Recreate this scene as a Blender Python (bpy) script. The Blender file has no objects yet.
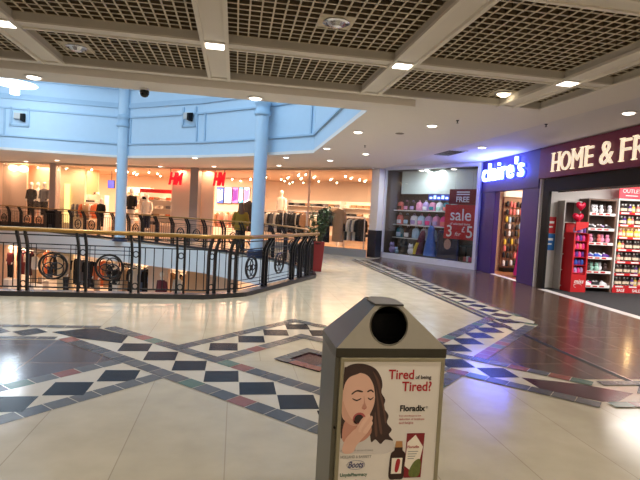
import bpy, math, random
from mathutils import Vector, Matrix
from mathutils.geometry import tessellate_polygon
random.seed(7)
SC = bpy.context.scene
COL = SC.collection
PI = math.pi
R = math.radians

# ------------------------------------------------------------------ camera
EYE = 1.6
FPX = 500.0
YAW, PITCH, ROLL = R(9.707), R(-2.987), R(3.0385)
FWD = Vector((math.sin(YAW) * math.cos(PITCH), math.cos(YAW) * math.cos(PITCH), math.sin(PITCH)))
_r0 = Vector((math.cos(YAW), -math.sin(YAW), 0))
_u0 = _r0.cross(FWD)
RGT = _r0 * math.cos(ROLL) + _u0 * math.sin(ROLL)
UPV = RGT.cross(FWD)
cd = bpy.data.cameras.new('camera')
cd.sensor_width = 36.0
cd.lens = 36.0 * FPX / 640.0
cd.clip_start = 0.05
cam = bpy.data.objects.new('camera', cd)
COL.objects.link(cam)
cam.matrix_world = Matrix(((RGT.x, UPV.x, -FWD.x, 0), (RGT.y, UPV.y, -FWD.y, 0), (RGT.z, UPV.z, -FWD.z, EYE), (0, 0, 0, 1)))
SC.camera = cam

# ------------------------------------------------------------------ world, exposure, large lights
SC.view_settings.view_transform = 'Standard'
SC.view_settings.look = 'None'
SC.view_settings.gamma = 1.0
SC.view_settings.use_curve_mapping = False
SC.view_settings.exposure = 0.33
w = bpy.data.worlds.new('daylight')
SC.world = w
w.use_nodes = True
w.node_tree.nodes['Background'].inputs[0].default_value = (0.60, 0.80, 1.0, 1)
w.node_tree.nodes['Background'].inputs[1].default_value = 0.35


def light(name, kind, loc, energy, color, size=0.3, size_y=None, aim=None, spot=None, shape=None, cam_vis=True):
    d = bpy.data.lights.new(name, kind)
    d.energy = energy
    d.color = color
    if kind == 'AREA':
        d.size = size
        if size_y:
            d.shape = 'RECTANGLE'
            d.size_y = size_y
        else:
            d.shape = shape or 'DISK'
    else:
        d.shadow_soft_size = size
    if spot:
        d.spot_size = spot
        d.spot_blend = 0.6
    o = bpy.data.objects.new(name, d)
    COL.objects.link(o)
    o.location = loc
    v = Vector(aim) - Vector(loc) if aim else Vector((0, 0, -1))
    o.rotation_euler = v.to_track_quat('-Z', 'Y').to_euler()
    return o


WARM = (1.0, 0.85, 0.69)
SHOPWARM = (1.0, 0.66, 0.42)
COOL = (0.80, 0.90, 1.0)
SKYB = (0.60, 0.80, 1.0)
# daylight through the rooflight over the open well
light('rooflight_daylight', 'AREA', (-3.0, 13.0, 8.6), 470, SKYB, 7.0, 7.0)
light('rooflight_daylight', 'AREA', (-9.0, 14.5, 8.6), 420, SKYB, 6.0, 8.0)
# lit ceiling areas of the fashion shop, upper and lower floor
for lx, ly, e in ((3.2, 23.6, 230), (0.6, 26.6, 230), (5.5, 23.4, 150), (-2.6, 28.2, 260), (-6.0, 29.6, 260), (-9.6, 31.0, 260), (-13.5, 33.0, 240)):
    light('shop_ceiling_light', 'AREA', (lx, ly, 3.36), e, SHOPWARM, 2.6, 2.6)
for lx, ly, e in ((-3.5, 25.0, 170), (-7.0, 28.0, 190), (-11.5, 30.5, 190), (0.2, 21.8, 120)):
    light('lower_shop_light', 'AREA', (lx, ly, -1.05), e, SHOPWARM, 2.2, 2.2)

# ------------------------------------------------------------------ materials
_M = {}


def lin(c):
    return tuple(((v / 255) / 12.92 if v / 255 <= 0.04045 else ((v / 255 + 0.055) / 1.055) ** 2.4) for v in c)


def mat(name, c, rough=0.55, metal=0.0, emit=0.0, ec=None, var=0.05, scale=6.0, bump=0.0, spec=0.5, coat=0.0):
    if name in _M:
        return _M[name]
    m = bpy.data.materials.new(name)
    m.use_nodes = True
    nt = m.node_tree
    b = nt.nodes['Principled BSDF']
    l = lin(c)
    b.inputs['Roughness'].default_value = rough
    b.inputs['Metallic'].default_value = metal
    b.inputs['Specular IOR Level'].default_value = spec
    if coat:
        b.inputs['Coat Weight'].default_value = coat
        b.inputs['Coat Roughness'].default_value = 0.08
    tc = nt.nodes.new('ShaderNodeTexCoord')
    nz = nt.nodes.new('ShaderNodeTexNoise')
    nz.inputs['Scale'].default_value = scale
    nz.inputs['Detail'].default_value = 4
    nt.links.new(tc.outputs['Object'], nz.inputs['Vector'])
    mx = nt.nodes.new('ShaderNodeMix')
    mx.data_type = 'RGBA'
    mx.inputs[6].default_value = tuple(v * (1 - var) for v in l) + (1,)
    mx.inputs[7].default_value = tuple(min(1, v * (1 + var)) for v in l) + (1,)
    nt.links.new(nz.outputs['Fac'], mx.inputs[0])
    nt.links.new(mx.outputs[2], b.inputs['Base Color'])
    if emit:
        b.inputs['Emission Color'].default_value = lin(ec or c) + (1,)
        b.inputs['Emission Strength'].default_value = emit
    if bump:
        bp = nt.nodes.new('ShaderNodeBump')
        bp.inputs['Strength'].default_value = bump
        bp.inputs['Distance'].default_value = 0.01
        nt.links.new(nz.outputs['Fac'], bp.inputs['Height'])
        nt.links.new(bp.outputs['Normal'], b.inputs['Normal'])
    _M[name] = m
    return m


def glass_mat(name, tint=(0.96, 0.97, 0.97), refl=0.5):
    if name in _M:
        return _M[name]
    m = bpy.data.materials.new(name)
    m.use_nodes = True
    nt = m.node_tree
    nt.nodes.remove(nt.nodes['Principled BSDF'])
    out = nt.nodes['Material Output']
    tr = nt.nodes.new('ShaderNodeBsdfTransparent')
    tr.inputs[0].default_value = tint + (1,)
    gl = nt.nodes.new('ShaderNodeBsdfGlossy')
    gl.inputs['Roughness'].default_value = 0.02
    fr = nt.nodes.new('ShaderNodeFresnel')
    fr.inputs['IOR'].default_value = 1.45
    mu = nt.nodes.new('ShaderNodeMath')
    mu.operation = 'MULTIPLY'
    mu.inputs[1].default_value = refl
    ms = nt.nodes.new('ShaderNodeMixShader')
    nt.links.new(fr.outputs[0], mu.inputs[0])
    nt.links.new(mu.outputs[0], ms.inputs[0])
    nt.links.new(tr.outputs[0], ms.inputs[1])
    nt.links.new(gl.outputs[0], ms.inputs[2])
    nt.links.new(ms.outputs[0], out.inputs[0])
    _M[name] = m
    return m


def floor_mat(name, c, joint, cell, rough=0.12, var=0.08, width=0.006, spec=0.5, off=0.0):
    """polished stone slabs with thin joints laid on a square grid"""
    m = bpy.data.materials.new(name)
    m.use_nodes = True
    nt = m.node_tree
    b = nt.nodes['Principled BSDF']
    tc = nt.nodes.new('ShaderNodeTexCoord')
    br = nt.nodes.new('ShaderNodeTexBrick')
    br.offset = off
    br.inputs['Scale'].default_value = 1.0
    br.inputs['Brick Width'].default_value = cell[0]
    br.inputs['Row Height'].default_value = cell[1]
    br.inputs['Mortar Size'].default_value = width
    br.inputs['Mortar Smooth'].default_value = 0.3
    l = lin(c)
    br.inputs['Color1'].default_value = tuple(v * (1 - var) for v in l) + (1,)
    br.inputs['Color2'].default_value = tuple(v * (1 + var) for v in l) + (1,)
    br.inputs['Mortar'].default_value = lin(joint) + (1,)
    nt.links.new(tc.outputs['Object'], br.inputs['Vector'])
    nz = nt.nodes.new('ShaderNodeTexNoise')
    nz.inputs['Scale'].default_value = 3.5
    nz.inputs['Detail'].default_value = 6
    nt.links.new(tc.outputs['Object'], nz.inputs['Vector'])
    mx = nt.nodes.new('ShaderNodeMix')
    mx.data_type = 'RGBA'
    mx.blend_type = 'MULTIPLY'
    mx.inputs[0].default_value = 1.0
    rp = nt.nodes.new('ShaderNodeValToRGB')
    rp.color_ramp.elements[0].position = 0.3
    rp.color_ramp.elements[0].color = (0.86, 0.85, 0.84, 1)
    rp.color_ramp.elements[1].position = 0.7
    rp.color_ramp.elements[1].color = (1, 1, 1, 1)
    nt.links.new(nz.outputs['Fac'], rp.inputs[0])
    nt.links.new(br.outputs['Color'], mx.inputs[6])
    nt.links.new(rp.outputs[0], mx.inputs[7])
    nt.links.new(mx.outputs[2], b.inputs['Base Color'])
    b.inputs['Specular IOR Level'].default_value = spec
    rr = nt.nodes.new('ShaderNodeMapRange')
    rr.inputs[3].default_value = rough * 0.7
    rr.inputs[4].default_value = rough * 1.4
    nt.links.new(nz.outputs['Fac'], rr.inputs[0])
    nt.links.new(rr.outputs[0], b.inputs['Roughness'])
    n2 = nt.nodes.new('ShaderNodeTexNoise')
    n2.inputs['Scale'].default_value = 5.0
    nt.links.new(tc.outputs['Object'], n2.inputs['Vector'])
    bp = nt.nodes.new('ShaderNodeBump')
    bp.inputs['Strength'].default_value = 0.12
    bp.inputs['Distance'].default_value = 0.004
    nt.links.new(n2.outputs['Fac'], bp.inputs['Height'])
    nt.links.new(bp.outputs['Normal'], b.inputs['Normal'])
    return m


# ------------------------------------------------------------------ mesh building
class MB:
    def __init__(s):
        s.v, s.f, s.m = [], [], []

    def add(s, vs, fs, mi=0):
        k = len(s.v)
        s.v += [tuple(p) for p in vs]
        s.f += [tuple(i + k for i in f) for f in fs]
        s.m += [mi] * len(fs)
        return s

    def box(s, lo, hi, mi=0, rot=0.0, piv=None):
        x0, y0, z0 = lo
        x1, y1, z1 = hi
        vs = [(x0, y0, z0), (x1, y0, z0), (x1, y1, z0), (x0, y1, z0), (x0, y0, z1), (x1, y0, z1), (x1, y1, z1), (x0, y1, z1)]
        if rot:
            px, py = piv or ((x0 + x1) / 2, (y0 + y1) / 2)
            c, n = math.cos(rot), math.sin(rot)
            vs = [(px + (x - px) * c - (y - py) * n, py + (x - px) * n + (y - py) * c, z) for x, y, z in vs]
        return s.add(vs, [(0, 3, 2, 1), (4, 5, 6, 7), (0, 1, 5, 4), (1, 2, 6, 5), (2, 3, 7, 6), (3, 0, 4, 7)], mi)

    def quad(s, a, b, c, d, mi=0):
        return s.add([a, b, c, d], [(0, 1, 2, 3)], mi)

    def prism(s, poly, z0, z1, mi=0):
        """polygon (x, y) counter-clockwise raised from z0 to z1"""
        n = len(poly)
        vs = [(x, y, z0) for x, y in poly] + [(x, y, z1) for x, y in poly]
        fs = [tuple(range(n - 1, -1, -1)), tuple(range(n, 2 * n))] + [(i, (i + 1) % n, n + (i + 1) % n, n + i) for i in range(n)]
        return s.add(vs, fs, mi)

    def xprism(s, poly, y0, y1, mi=0):
        """polygon (x, z) given its depth along y"""
        n = len(poly)
        vs = [(x, y0, z) for x, z in poly] + [(x, y1, z) for x, z in poly]
        fs = [tuple(range(n)), tuple(range(2 * n - 1, n - 1, -1))] + [(i, n + i, n + (i + 1) % n, (i + 1) % n) for i in range(n)]
        return s.add(vs, fs, mi)

    def tube(s, pts, r, n=8, mi=0, closed=False):
        P = [Vector(p) for p in pts]
        m = len(P)
        rr = r if isinstance(r, (list, tuple)) else [r] * m
        rings = []
        up = None
        for i in range(m):
            if closed:
                t = P[(i + 1) % m] - P[i - 1]
            else:
                t = P[min(i + 1, m - 1)] - P[max(i - 1, 0)]
            t.normalize()
            if up is None:
                up = Vector((0, 0, 1)) if abs(t.z) < 0.9 else Vector((1, 0, 0))
            a = t.cross(up)
            if a.length < 1e-4:
                a = t.cross(Vector((0, 1, 0)))
            a.normalize()
            b = a.cross(t).normalized()
            up = b
            rings.append([P[i] + (a * math.cos(2 * PI * j / n) + b * math.sin(2 * PI * j / n)) * rr[i] for j in range(n)])
        vs = [p for q in rings for p in q]
        fs = []
        for i in range(m if closed else m - 1):
            k = (i + 1) % m
            for j in range(n):
                fs.append((i * n + j, i * n + (j + 1) % n, k * n + (j + 1) % n, k * n + j))
        if not closed:
            fs.append(tuple(range(n - 1, -1, -1)))
            fs.append(tuple(range((m - 1) * n, m * n)))
        return s.add(vs, fs, mi)

    def loft(s, rings, n=14, mi=0, pw=2.0):
        """rings: (cx, cy, z, rx, ry); pw > 2 squares the section"""
        vs = []
        for cx, cy, z, rx, ry in rings:
            for j in range(n):
                a = 2 * PI * j / n
                c, q = math.cos(a), math.sin(a)
                vs.append((cx + rx * math.copysign(abs(c) ** (2 / pw), c), cy + ry * math.copysign(abs(q) ** (2 / pw), q), z))
        fs = []
        for i in range(len(rings) - 1):
            for j in range(n):
                fs.append((i * n + j, i * n + (j + 1) % n, (i + 1) * n + (j + 1) % n, (i + 1) * n + j))
        fs.append(tuple(range(n - 1, -1, -1)))
        fs.append(tuple(range((len(rings) - 1) * n, len(rings) * n)))
        return s.add(vs, fs, mi)

    def lathe(s, prof, c=(0, 0, 0), n=24, mi=0):
        return s.loft([(c[0], c[1], c[2] + z, max(r, 1e-4), max(r, 1e-4)) for r, z in prof], n, mi)

    def ball(s, c, r, n=14, k=8, mi=0):
        if not isinstance(r, (list, tuple)):
            r = (r, r, r)
        return s.loft([(c[0], c[1], c[2] - r[2] * math.cos(PI * i / k), max(1e-4, r[0] * math.sin(PI * i / k)), max(1e-4, r[1] * math.sin(PI * i / k))) for i in range(k + 1)], n, mi)

    def text(s, txt, o, r, u, size, depth=0.01, bold=0.0, shear=0.0, align='LEFT', mi=0, sx=1.0, spacing=1.0):
        cu = bpy.data.curves.new('t', 'FONT')
        cu.body = txt
        cu.size = size
        cu.extrude = depth / 2
        cu.offset = bold
        cu.shear = shear
        cu.align_x = align
        cu.space_character = spacing
        cu.resolution_u = 4
        ob = bpy.data.objects.new('t', cu)
        COL.objects.link(ob)
        dg = bpy.context.evaluated_depsgraph_get()
        me = bpy.data.meshes.new_from_object(ob.evaluated_get(dg))
        r, u, o = Vector(r), Vector(u), Vector(o)
        nn = r.cross(u)
        vs = [o + r * (v.co.x * sx) + u * v.co.y + nn * v.co.z for v in me.vertices]
        fs = [tuple(p.vertices) for p in me.polygons]
        bpy.data.objects.remove(ob)
        bpy.data.curves.remove(cu)
        bpy.data.meshes.remove(me)
        return s.add(vs, fs, mi)

    def build(s, name, mats, parent=None, loc=(0, 0, 0), rz=0.0, smooth=False, bevel=0.0, segs=2, rot=None):
        if not isinstance(mats, (list, tuple)):
            mats = [mats]
        me = bpy.data.meshes.new(name)
        me.from_pydata(s.v, [], s.f)
        for q in mats:
            me.materials.append(q)
        me.polygons.foreach_set('material_index', s.m)
        if smooth:
            me.polygons.foreach_set('use_smooth', [True] * len(me.polygons))
            me.set_sharp_from_angle(angle=R(42))
        me.update()
        o = bpy.data.objects.new(name, me)
        COL.objects.link(o)
        o.location = loc
        o.rotation_euler = rot or (0, 0, rz)
        if parent:
            o.parent = parent
        if bevel:
            bv = o.modifiers.new('bevel', 'BEVEL')
            bv.width = bevel
            bv.segments = segs
            bv.limit_method = 'ANGLE'
        return o


def fitx(b, x0, x1, k=0):
    xs = [v[0] for v in b.v[k:]]
    a, c = min(xs), max(xs)
    b.v[k:] = [(x0 + (v[0] - a) * (x1 - x0) / (c - a), v[1], v[2]) for v in b.v[k:]]


def tag(o, label, cat, group=None, kind=None):
    o['label'] = label
    o['category'] = cat
    if group:
        o['group'] = group
    if kind:
        o['kind'] = kind
    return o


def struct(o):
    o['kind'] = 'structure'
    return o


def thing(name, label, cat, loc=(0, 0, 0), rz=0.0, group=None):
    o = bpy.data.objects.new(name, None)
    o.empty_display_size = 0.1
    COL.objects.link(o)
    o.location = loc
    o.rotation_euler = (0, 0, rz)
    return tag(o, label, cat, group)


def dup(root, loc, rz=0.0, label=None, group=None, scale=None):
    """copy of a thing with copies of its parts and their sub-parts"""
    r = root.copy()
    COL.objects.link(r)
    r.location = loc
    r.rotation_euler = (0, 0, rz)
    if label:
        r['label'] = label
    if group:
        r['group'] = group
    if scale:
        r.scale = (scale,) * 3
    for ch in list(root.children):
        c = ch.copy()
        COL.objects.link(c)
        c.parent = r
        for g in list(ch.children):
            d = g.copy()
            COL.objects.link(d)
            d.parent = c
    return r


# ------------------------------------------------------------------ survey helpers: where a line of sight meets real planes of the place
def ray(x, y):
    return RGT * ((x - 320) / FPX) - UPV * ((y - 240) / FPX) + FWD


def on_plane(x, y, z):
    d = ray(x, y)
    return Vector((0, 0, EYE)) + d * ((z - EYE) / d.z)


def on_line(x, y, A, B):
    n = Vector((-(B[1] - A[1]), B[0] - A[0]))
    d = ray(x, y)
    t = n.dot(Vector(A[:2])) / n.dot(Vector((d.x, d.y)))
    return Vector((0, 0, EYE)) + d * t


def on_poly(x, y, L):
    """first hit of the sight line with a plan polyline"""
    best = None
    for a, b in zip(L[:-1], L[1:]):
        n = Vector((-(b[1] - a[1]), b[0] - a[0]))
        d = ray(x, y)
        den = n.dot(Vector((d.x, d.y)))
        if abs(den) < 1e-9:
            continue
        t = n.dot(Vector(a)) / den
        p = Vector((0, 0, EYE)) + d * t
        e = Vector((b[0] - a[0], b[1] - a[1]))
        k = ((p.x - a[0]) * e.x + (p.y - a[1]) * e.y) / e.length_squared
        if -0.02 <= k <= 1.02 and t > 0 and (best is None or t < best[0]):
            best = (t, p, math.atan2(e.y, e.x))
    return best


def shift(L, d):
    """plan polyline moved sideways by d (to the left of its run)"""
    out = []
    for i, p in enumerate(L):
        a = Vector(L[max(i - 1, 0)])
        b = Vector(L[min(i + 1, len(L) - 1)])
        t = (b - a).normalized()
        out.append((p[0] - t.y * d, p[1] + t.x * d))
    return out


# ------------------------------------------------------------------ palette
CREAM = floor_mat('cream_terrazzo', (194, 188, 168), (168, 160, 142), (0.66, 2.64), 0.16, var=0.04, width=0.004, spec=0.42, off=0.5)
BROWN = floor_mat('brown_marble', (84, 66, 57), (146, 126, 112), (0.65, 0.65), 0.16, 0.12, 0.006, spec=0.36)
NAVY = mat('navy_granite', (20, 27, 36), 0.26, var=0.45, scale=60, spec=0.12)
MAROONG = mat('maroon_granite', (66, 34, 38), 0.16, var=0.4, scale=60)
SLATE = mat('slate_tile', (94, 96, 98), 0.24, var=0.2, scale=20, spec=0.3)
SLATE2 = mat('dark_slate_tile', (76, 78, 82), 0.24, var=0.2, scale=20, spec=0.3)
RUST = mat('rose_tile', (132, 82, 72), 0.24, var=0.2, scale=20, spec=0.3)
GREENT = mat('green_tile', (86, 112, 102), 0.24, var=0.2, scale=20, spec=0.3)
IVORY = mat('ivory_tile', (200, 194, 178), 0.14, var=0.06, scale=8)
CEILM = mat('ceiling_paint', (226, 220, 212), 0.8, var=0.02)
CEILD = mat('ceiling_trim_paint', (206, 200, 190), 0.8, var=0.02)
GRIDM = mat('eggcrate_metal', (206, 194, 172), 0.5, var=0.03)
PLENUM = mat('plenum_black', (22, 18, 15), 0.9)
BLUEW = mat('pale_blue_paint', (182, 206, 224), 0.7, var=0.03)
BLUET = mat('pale_blue_trim', (160, 188, 210), 0.7, var=0.03)
WHITEP = mat('white_paint', (226, 222, 218), 0.6, var=0.03)
PINKW = mat('warm_beige_wall', (232, 196, 170), 0.7, var=0.03)
SHOPW = mat('shop_white_wall', (236, 222, 206), 0.7, var=0.03)
SHOPF = mat('shop_wood_floor', (176, 140, 108), 0.35, var=0.12, scale=4)
DARKM = mat('black_iron', (26, 26, 30), 0.4, 0.3, var=0.1)
BRASS = mat('brass_handrail', (158, 122, 66), 0.3, 0.55, var=0.06)
KERB = mat('dark_kerb_stone', (40, 40, 46), 0.3, var=0.15, scale=14)
GREYP = mat('grey_pillar', (150, 144, 142), 0.6)
GLASS = glass_mat('shop_glass')
STEEL = mat('brushed_steel', (104, 102, 92), 0.34, 0.9, var=0.06, scale=30)
STEELD = mat('dark_shaded_steel', (74, 72, 64), 0.36, 0.9, var=0.06, scale=30)  # darker steel for the rim and, as painted shade, the hood's left side
BLACK = mat('black_paint', (9, 9, 10), 0.55, spec=0.25)
WHITE = mat('white_plastic', (238, 238, 236), 0.4, var=0.02)
RED = mat('red_board', (196, 26, 34), 0.5, var=0.03)
DRED = mat('dark_red_board', (122, 14, 30), 0.5, var=0.03)
LAMP = mat('lamp_glow', (255, 244, 226), 0.4, emit=4.0)
LAMPW = mat('spot_glow', (255, 226, 180), 0.4, emit=12.0)
CHROME = mat('chrome', (200, 200, 204), 0.15, 1.0)
PURPLE = mat('purple_shopfront', (54, 30, 112), 0.4, var=0.04)
MAROON = mat('maroon_fascia', (112, 28, 66), 0.45, var=0.03)

# ------------------------------------------------------------------ plan
VOID_NEAR = [(-15.0, 8.92), (-0.50, 9.06), (0.12, 9.42), (1.86, 12.3)]
VOID_FAR = [(1.92, 13.3), (1.62, 15.2), (0.62, 16.72), (-1.10, 19.1), (-4.50, 21.85), (-9.0, 26.1), (-15.0, 30.6)]
VOID = VOID_NEAR + VOID_FAR
Q = [(-16.0, 30.5), (-9.0, 27.75), (-1.3, 24.5), (5.06, 18.7)]           # shop front of the fashion shop, upper floor
WA, WB = (5.74, 19.31), (7.93, 15.55)                                   # accessory shop window
S0 = (8.10, 15.60)                                                       # start of the right-hand shop line
SD = Vector((-0.0852, -0.9964))
SI = Vector((0.9964, -0.0852))
SRZ = math.atan2(SD.y, SD.x)


def S(t, i):
    return (S0[0] + SD.x * t + SI.x * i, S0[1] + SD.y * t + SI.y * i)


# ------------------------------------------------------------------ floor slab with the open well
def slab(name, outer, holes, z0, z1, mats, edge_mi=0, top=True):
    polys = [[Vector((x, y, 0)) for x, y in outer]] + [[Vector((x, y, 0)) for x, y in h] for h in holes]
    tris = tessellate_polygon(polys)
    flat = [p for q in polys for p in q]
    b = MB()
    for zz, flip in ((z1, False), (z0, True)):
        fs = []
        for t in tris:
            a, c, d = (flat[i] for i in t)
            up = (c - a).cross(d - a).z > 0
            fs.append(tuple(t) if up != flip else tuple(reversed(t)))
        b.add([(p.x, p.y, zz) for p in flat], fs, 0)
    for q in polys:
        n = len(q)
        for i in range(n):
            a, c = q[i], q[(i + 1) % n]
            b.quad((a.x, a.y, z0), (c.x, c.y, z0), (c.x, c.y, z1), (a.x, a.y, z1), edge_mi)
    return b.build(name, mats)


floor = struct(slab('floor', [(-16, -4), (14, -4), (14, 38), (-16, 38)], [VOID], -0.85, 0.0, [CREAM, mat('fascia_grey', (214, 216, 216), 0.6, var=0.02)], 1))


def fl(name, polys, z, m, mi=None):
    b = MB()
    for k, p in enumerate(polys):
        a = sum(p[i][0] * p[(i + 1) % len(p)][1] - p[(i + 1) % len(p)][0] * p[i][1] for i in range(len(p)))
        zz = z + 0.00003 * k
        b.add([(x, y, zz) for x, y in (p if a > 0 else p[::-1])], [tuple(range(len(p)))], mi[k] if mi else 0)
    o = b.build(name, m, floor)
    return struct(o)


def uv(u, v):                                                           # u = x + y, v = y - x
    return ((u - v) / 2, (u + v) / 2)


CX, CY = 0.90, 5.33


def mir(p):
    return (2 * CX - p[0], 2 * CY - p[1])


UB, UD, VA, VE = 4.72, 2 * (CX + CY) - 4.72, 5.90, 2 * (CY - CX) - 5.90
HI, HO = 0.345, 0.575
SHOPX = lambda y: S(0, 0)[0] + (15.6 - y) * -0.0855
brown_l = [uv(UB - HO, VA + HO), (-1.92, 6.06), (-9, 6.06), (-9, -1.0), uv(-1.5, VA + HO)]
brown_l = [uv(UB - HO, VA + HO), (UB - HO - 6.06, 6.06), (-9, 6.06), (-9, -2.0), uv(-8.5 - 2.0 + 0.0, VA + HO)]
brown_r = [uv(UD + HO, VE - HO), (2 * CX + 1.91, 4.66), (7.2, 4.66), (SHOPX(8.0), 8.0), (8.15, 15.55), (5.95, 19.2), (5.05, 18.0), (4.98, 7.5)]
fl('brown_marble_field', [brown_l, brown_r], 0.0008, BROWN)
# ivory ground of the diamond bands
st = []
st.append([uv(0.32, VA - HO), uv(UB - HO, VA - HO), uv(UB - HO, VA + HO), uv(0.32, VA + HO)])
st.append([uv(UB + HO, VA - HO), uv(UD + HO, VA - HO), uv(UD + HO, VA + HO), uv(UB + HO, VA + HO)])
st.append([uv(UB - HO, VE - HO), uv(UB + HO, VE - HO), uv(UB + HO, 8.6), uv(UB - HO, 8.6)])
fl('band_ground', [st[0], st[1]] + [[mir(p) for p in q] for q in st[:2]] + [[uv(UB - HO, VE - HO), uv(UB + HO, VE - HO), uv(UB + HO, 7.9), uv(UB - HO, 7.9)],
    [mir(p) for p in [uv(UB - HO, VE - HO), uv(UB + HO, VE - HO), uv(UB + HO, 7.9), uv(UB - HO, 7.9)]],
    [(-9, 6.06), (-1.3, 6.06), (-2.0, 6.78), (-9, 6.78)], [mir(p) for p in [(-9, 6.06), (-1.3, 6.06), (-2.0, 6.78), (-9, 6.78)]],
    [(4.30, 7.5), (4.9, 7.95), (5.0, 8.1), (5.0, 17.8), (4.30, 17.8)]], 0.0014, IVORY)
# border tiles, laid one by one along each band edge
bt, bm = [], []


def border(a, b, wv, z=None):
    """tiles from a to b, width vector wv"""
    a, b, wv = Vector(a), Vector(b), Vector(wv)
    n = max(1, round((b - a).length / 0.21))
    for i in range(n):
        p, q = a.lerp(b, i / n + 0.02 / n), a.lerp(b, (i + 1) / n - 0.02 / n)
        bt.append([tuple(p), tuple(q), tuple(q + wv), tuple(p + wv)])
        bm.append(random.choices((0, 1, 2, 3), (5, 4, 1.3, 1.2))[0])


def bu(v, u0, u1, s):                                                   # along u at constant v, border on side s
    w_ = (HO - HI) / 2 * s
    border(uv(u0, v + HI * s), uv(u1, v + HI * s), (-w_, w_))


def bv(u, v0, v1, s):
    w_ = (HO - HI) / 2 * s
    border(uv(u + HI * s, v0), uv(u + HI * s, v1), (w_, w_))


for k in (0, 1):
    n0 = len(bt)
    bu(VA, 0.4, UB - HO, -1)
    bu(VA, 0.6, UB - HO, 1)
    bu(VA, UB + HO, UD - HI, -1)
    bu(VA, UB + HO, UD + HO, 1)
    bv(UB, VE - HO, 8.05, -1)
    bv(UB, VE + HI, 8.25, 1)
    border(uv(0.3, VA - HO), uv(0.3, VA + HO), (0.07, 0.07))
    border((-9, 6.08), (-1.98, 6.08), (0, 0.12))
    border((-9, 6.65), (-1.64, 6.65), (0, 0.12))
    if k == 0:
        keep = bt[:]
        kb = bm[:]
        bt, bm = [], []
bt = keep + [[mir(p) for p in q] for q in bt]
bm = kb + bm
for a, b in (((4.30, 7.6), (4.30, 17.8)), ((4.90, 7.9), (4.90, 17.8))):
    border(a, b, (0.10, 0))
dm = 0.43
for (ax, ay), (bx, by) in (((-dm, 0), (0, dm)), ((0, dm), (dm, 0)), ((dm, 0), (0, -dm)), ((0, -dm), (-dm, 0))):
    border((CX + ax, CY + ay), (CX + bx, CY + by), (-ax * 0.2 - bx * 0.2, -ay * 0.2 - by * 0.2))
fl('border_tiles', bt, 0.002, [SLATE, SLATE2, RUST, GREENT], bm)
fl('centre_diamond', [[(CX - 0.42, CY), (CX, CY + 0.42), (CX + 0.42, CY), (CX, CY - 0.42)]], 0.0017, MAROONG)
sq = []
h = 0.160


def sqr(cx, cy):
    return [(cx - h, cy - h), (cx + h, cy - h), (cx + h, cy + h), (cx - h, cy + h)]


base = []
for k in range(0, 4):
    base.append(sqr(-0.07 + 0.33 * k, 5.83 + 0.355 * k))
for k in range(0, 6):
    base.append(sqr(-1.0 - 0.335 * k, 4.81 - 0.335 * k))
for k in range(0, 6):
    base.append(sqr(-1.04 + 0.325 * k, 5.78 - 0.332 * k))
for x in (-2.37, -2.78, -3.19, -3.6, -4.0, -4.4, -4.8):
    base.append([(x - 0.2, 6.42), (x, 6.22), (x + 0.2, 6.42), (x, 6.62)])
big = [(-2.13, 6.42), (-1.74, 6.14), (-1.22, 5.94), (-1.22, 6.28), (-1.62, 6.62), (-1.8, 6.62)]
for y in [8.0 + 0.43 * k for k in range(23)]:
    sq.append([(4.43, y), (4.65, y - 0.19), (4.87, y), (4.65, y + 0.19)])
fl('navy_diamonds', base + [[mir(p) for p in q] for q in base] + sq + [big], 0.0022, NAVY)
fl('maroon_junction', [[mir(p) for p in big]], 0.0022, MAROONG)
b = MB()
b.box((4.165, 3.0, 0.0), (4.235, 17.5, 0.003), 0)
b.box((4.235, 3.0, 0.0), (4.25, 17.5, 0.004), 1)
struct(b.build('expansion_joint', [BLACK, CHROME], floor))

# enclosing walls (behind and beside the viewer, and behind the shops)
b = MB()
b.box((-16.3, -4.3, 0), (14, -4, 3.5))
struct(b.build('wall_back', CEILM))
b = MB()
b.box((-16.3, -4, -4.2), (-16, 38, 9))
struct(b.build('wall_left', PINKW))
b = MB()
b.box((13.7, -4, 0), (14, 38, 3.7))
struct(b.build('wall_right', SHOPW))
# lower storey floor and its back wall
b = MB()
b.box((-16, 6, -4.3), (12, 38, -4.1))
struct(b.build('floor_lower', mat('lower_floor', (206, 190, 172), 0.2, var=0.06)))
b = MB()
b.box((-16, 36.5, -4.2), (13.7, 36.8, 3.6))
struct(b.build('wall_front', SHOPW))

# ------------------------------------------------------------------ ceiling with coffers and the opening over the well
ZC = 3.5
OPEN = [(-15.9, 8.82), (2.26, 8.82), (2.32, 15.7), (0.73, 17.6), (-1.42, 19.75), (-4.65, 22.2), (-9.6, 22.1), (-15.9, 22.6)]
beams = [-7.12, -4.85, -2.58, -0.32, 1.95, 4.22]
coff = []
rows = [(6.19, 7.53), (4.0, 5.93), (1.7, 3.72), (-0.6, 1.45)]
for i in range(len(beams)):
    x0 = beams[i] + 0.14
    x1 = beams[i + 1] - 0.14 if i + 1 < len(beams) else 4.80
    for y0, y1 in rows:
        coff.append((x0, x1, y0, y1))
chole = [[(a, c), (b_, c), (b_, d), (a, d)] for a, b_, c, d in coff]
chan = [(bx - 0.055, bx + 0.055) for bx in beams]
b = MB()
xs = sorted({-16.0, 5.6} | {v for c in coff for v in c[:2]})
ys = sorted({-4.0, 8.82} | {v for c in coff for v in c[2:]})
inside = lambda x, y: any(c[0] < x < c[1] and c[2] < y < c[3] for c in coff)
for i in range(len(xs) - 1):
    for j in range(len(ys) - 1):
        x0, x1, y0, y1 = xs[i], xs[i + 1], ys[j], ys[j + 1]
        if not inside((x0 + x1) / 2, (y0 + y1) / 2):
            b.add([(x0, y0, ZC), (x0, y1, ZC), (x1, y1, ZC), (x1, y0, ZC)], [(0, 1, 2, 3)])
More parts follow.
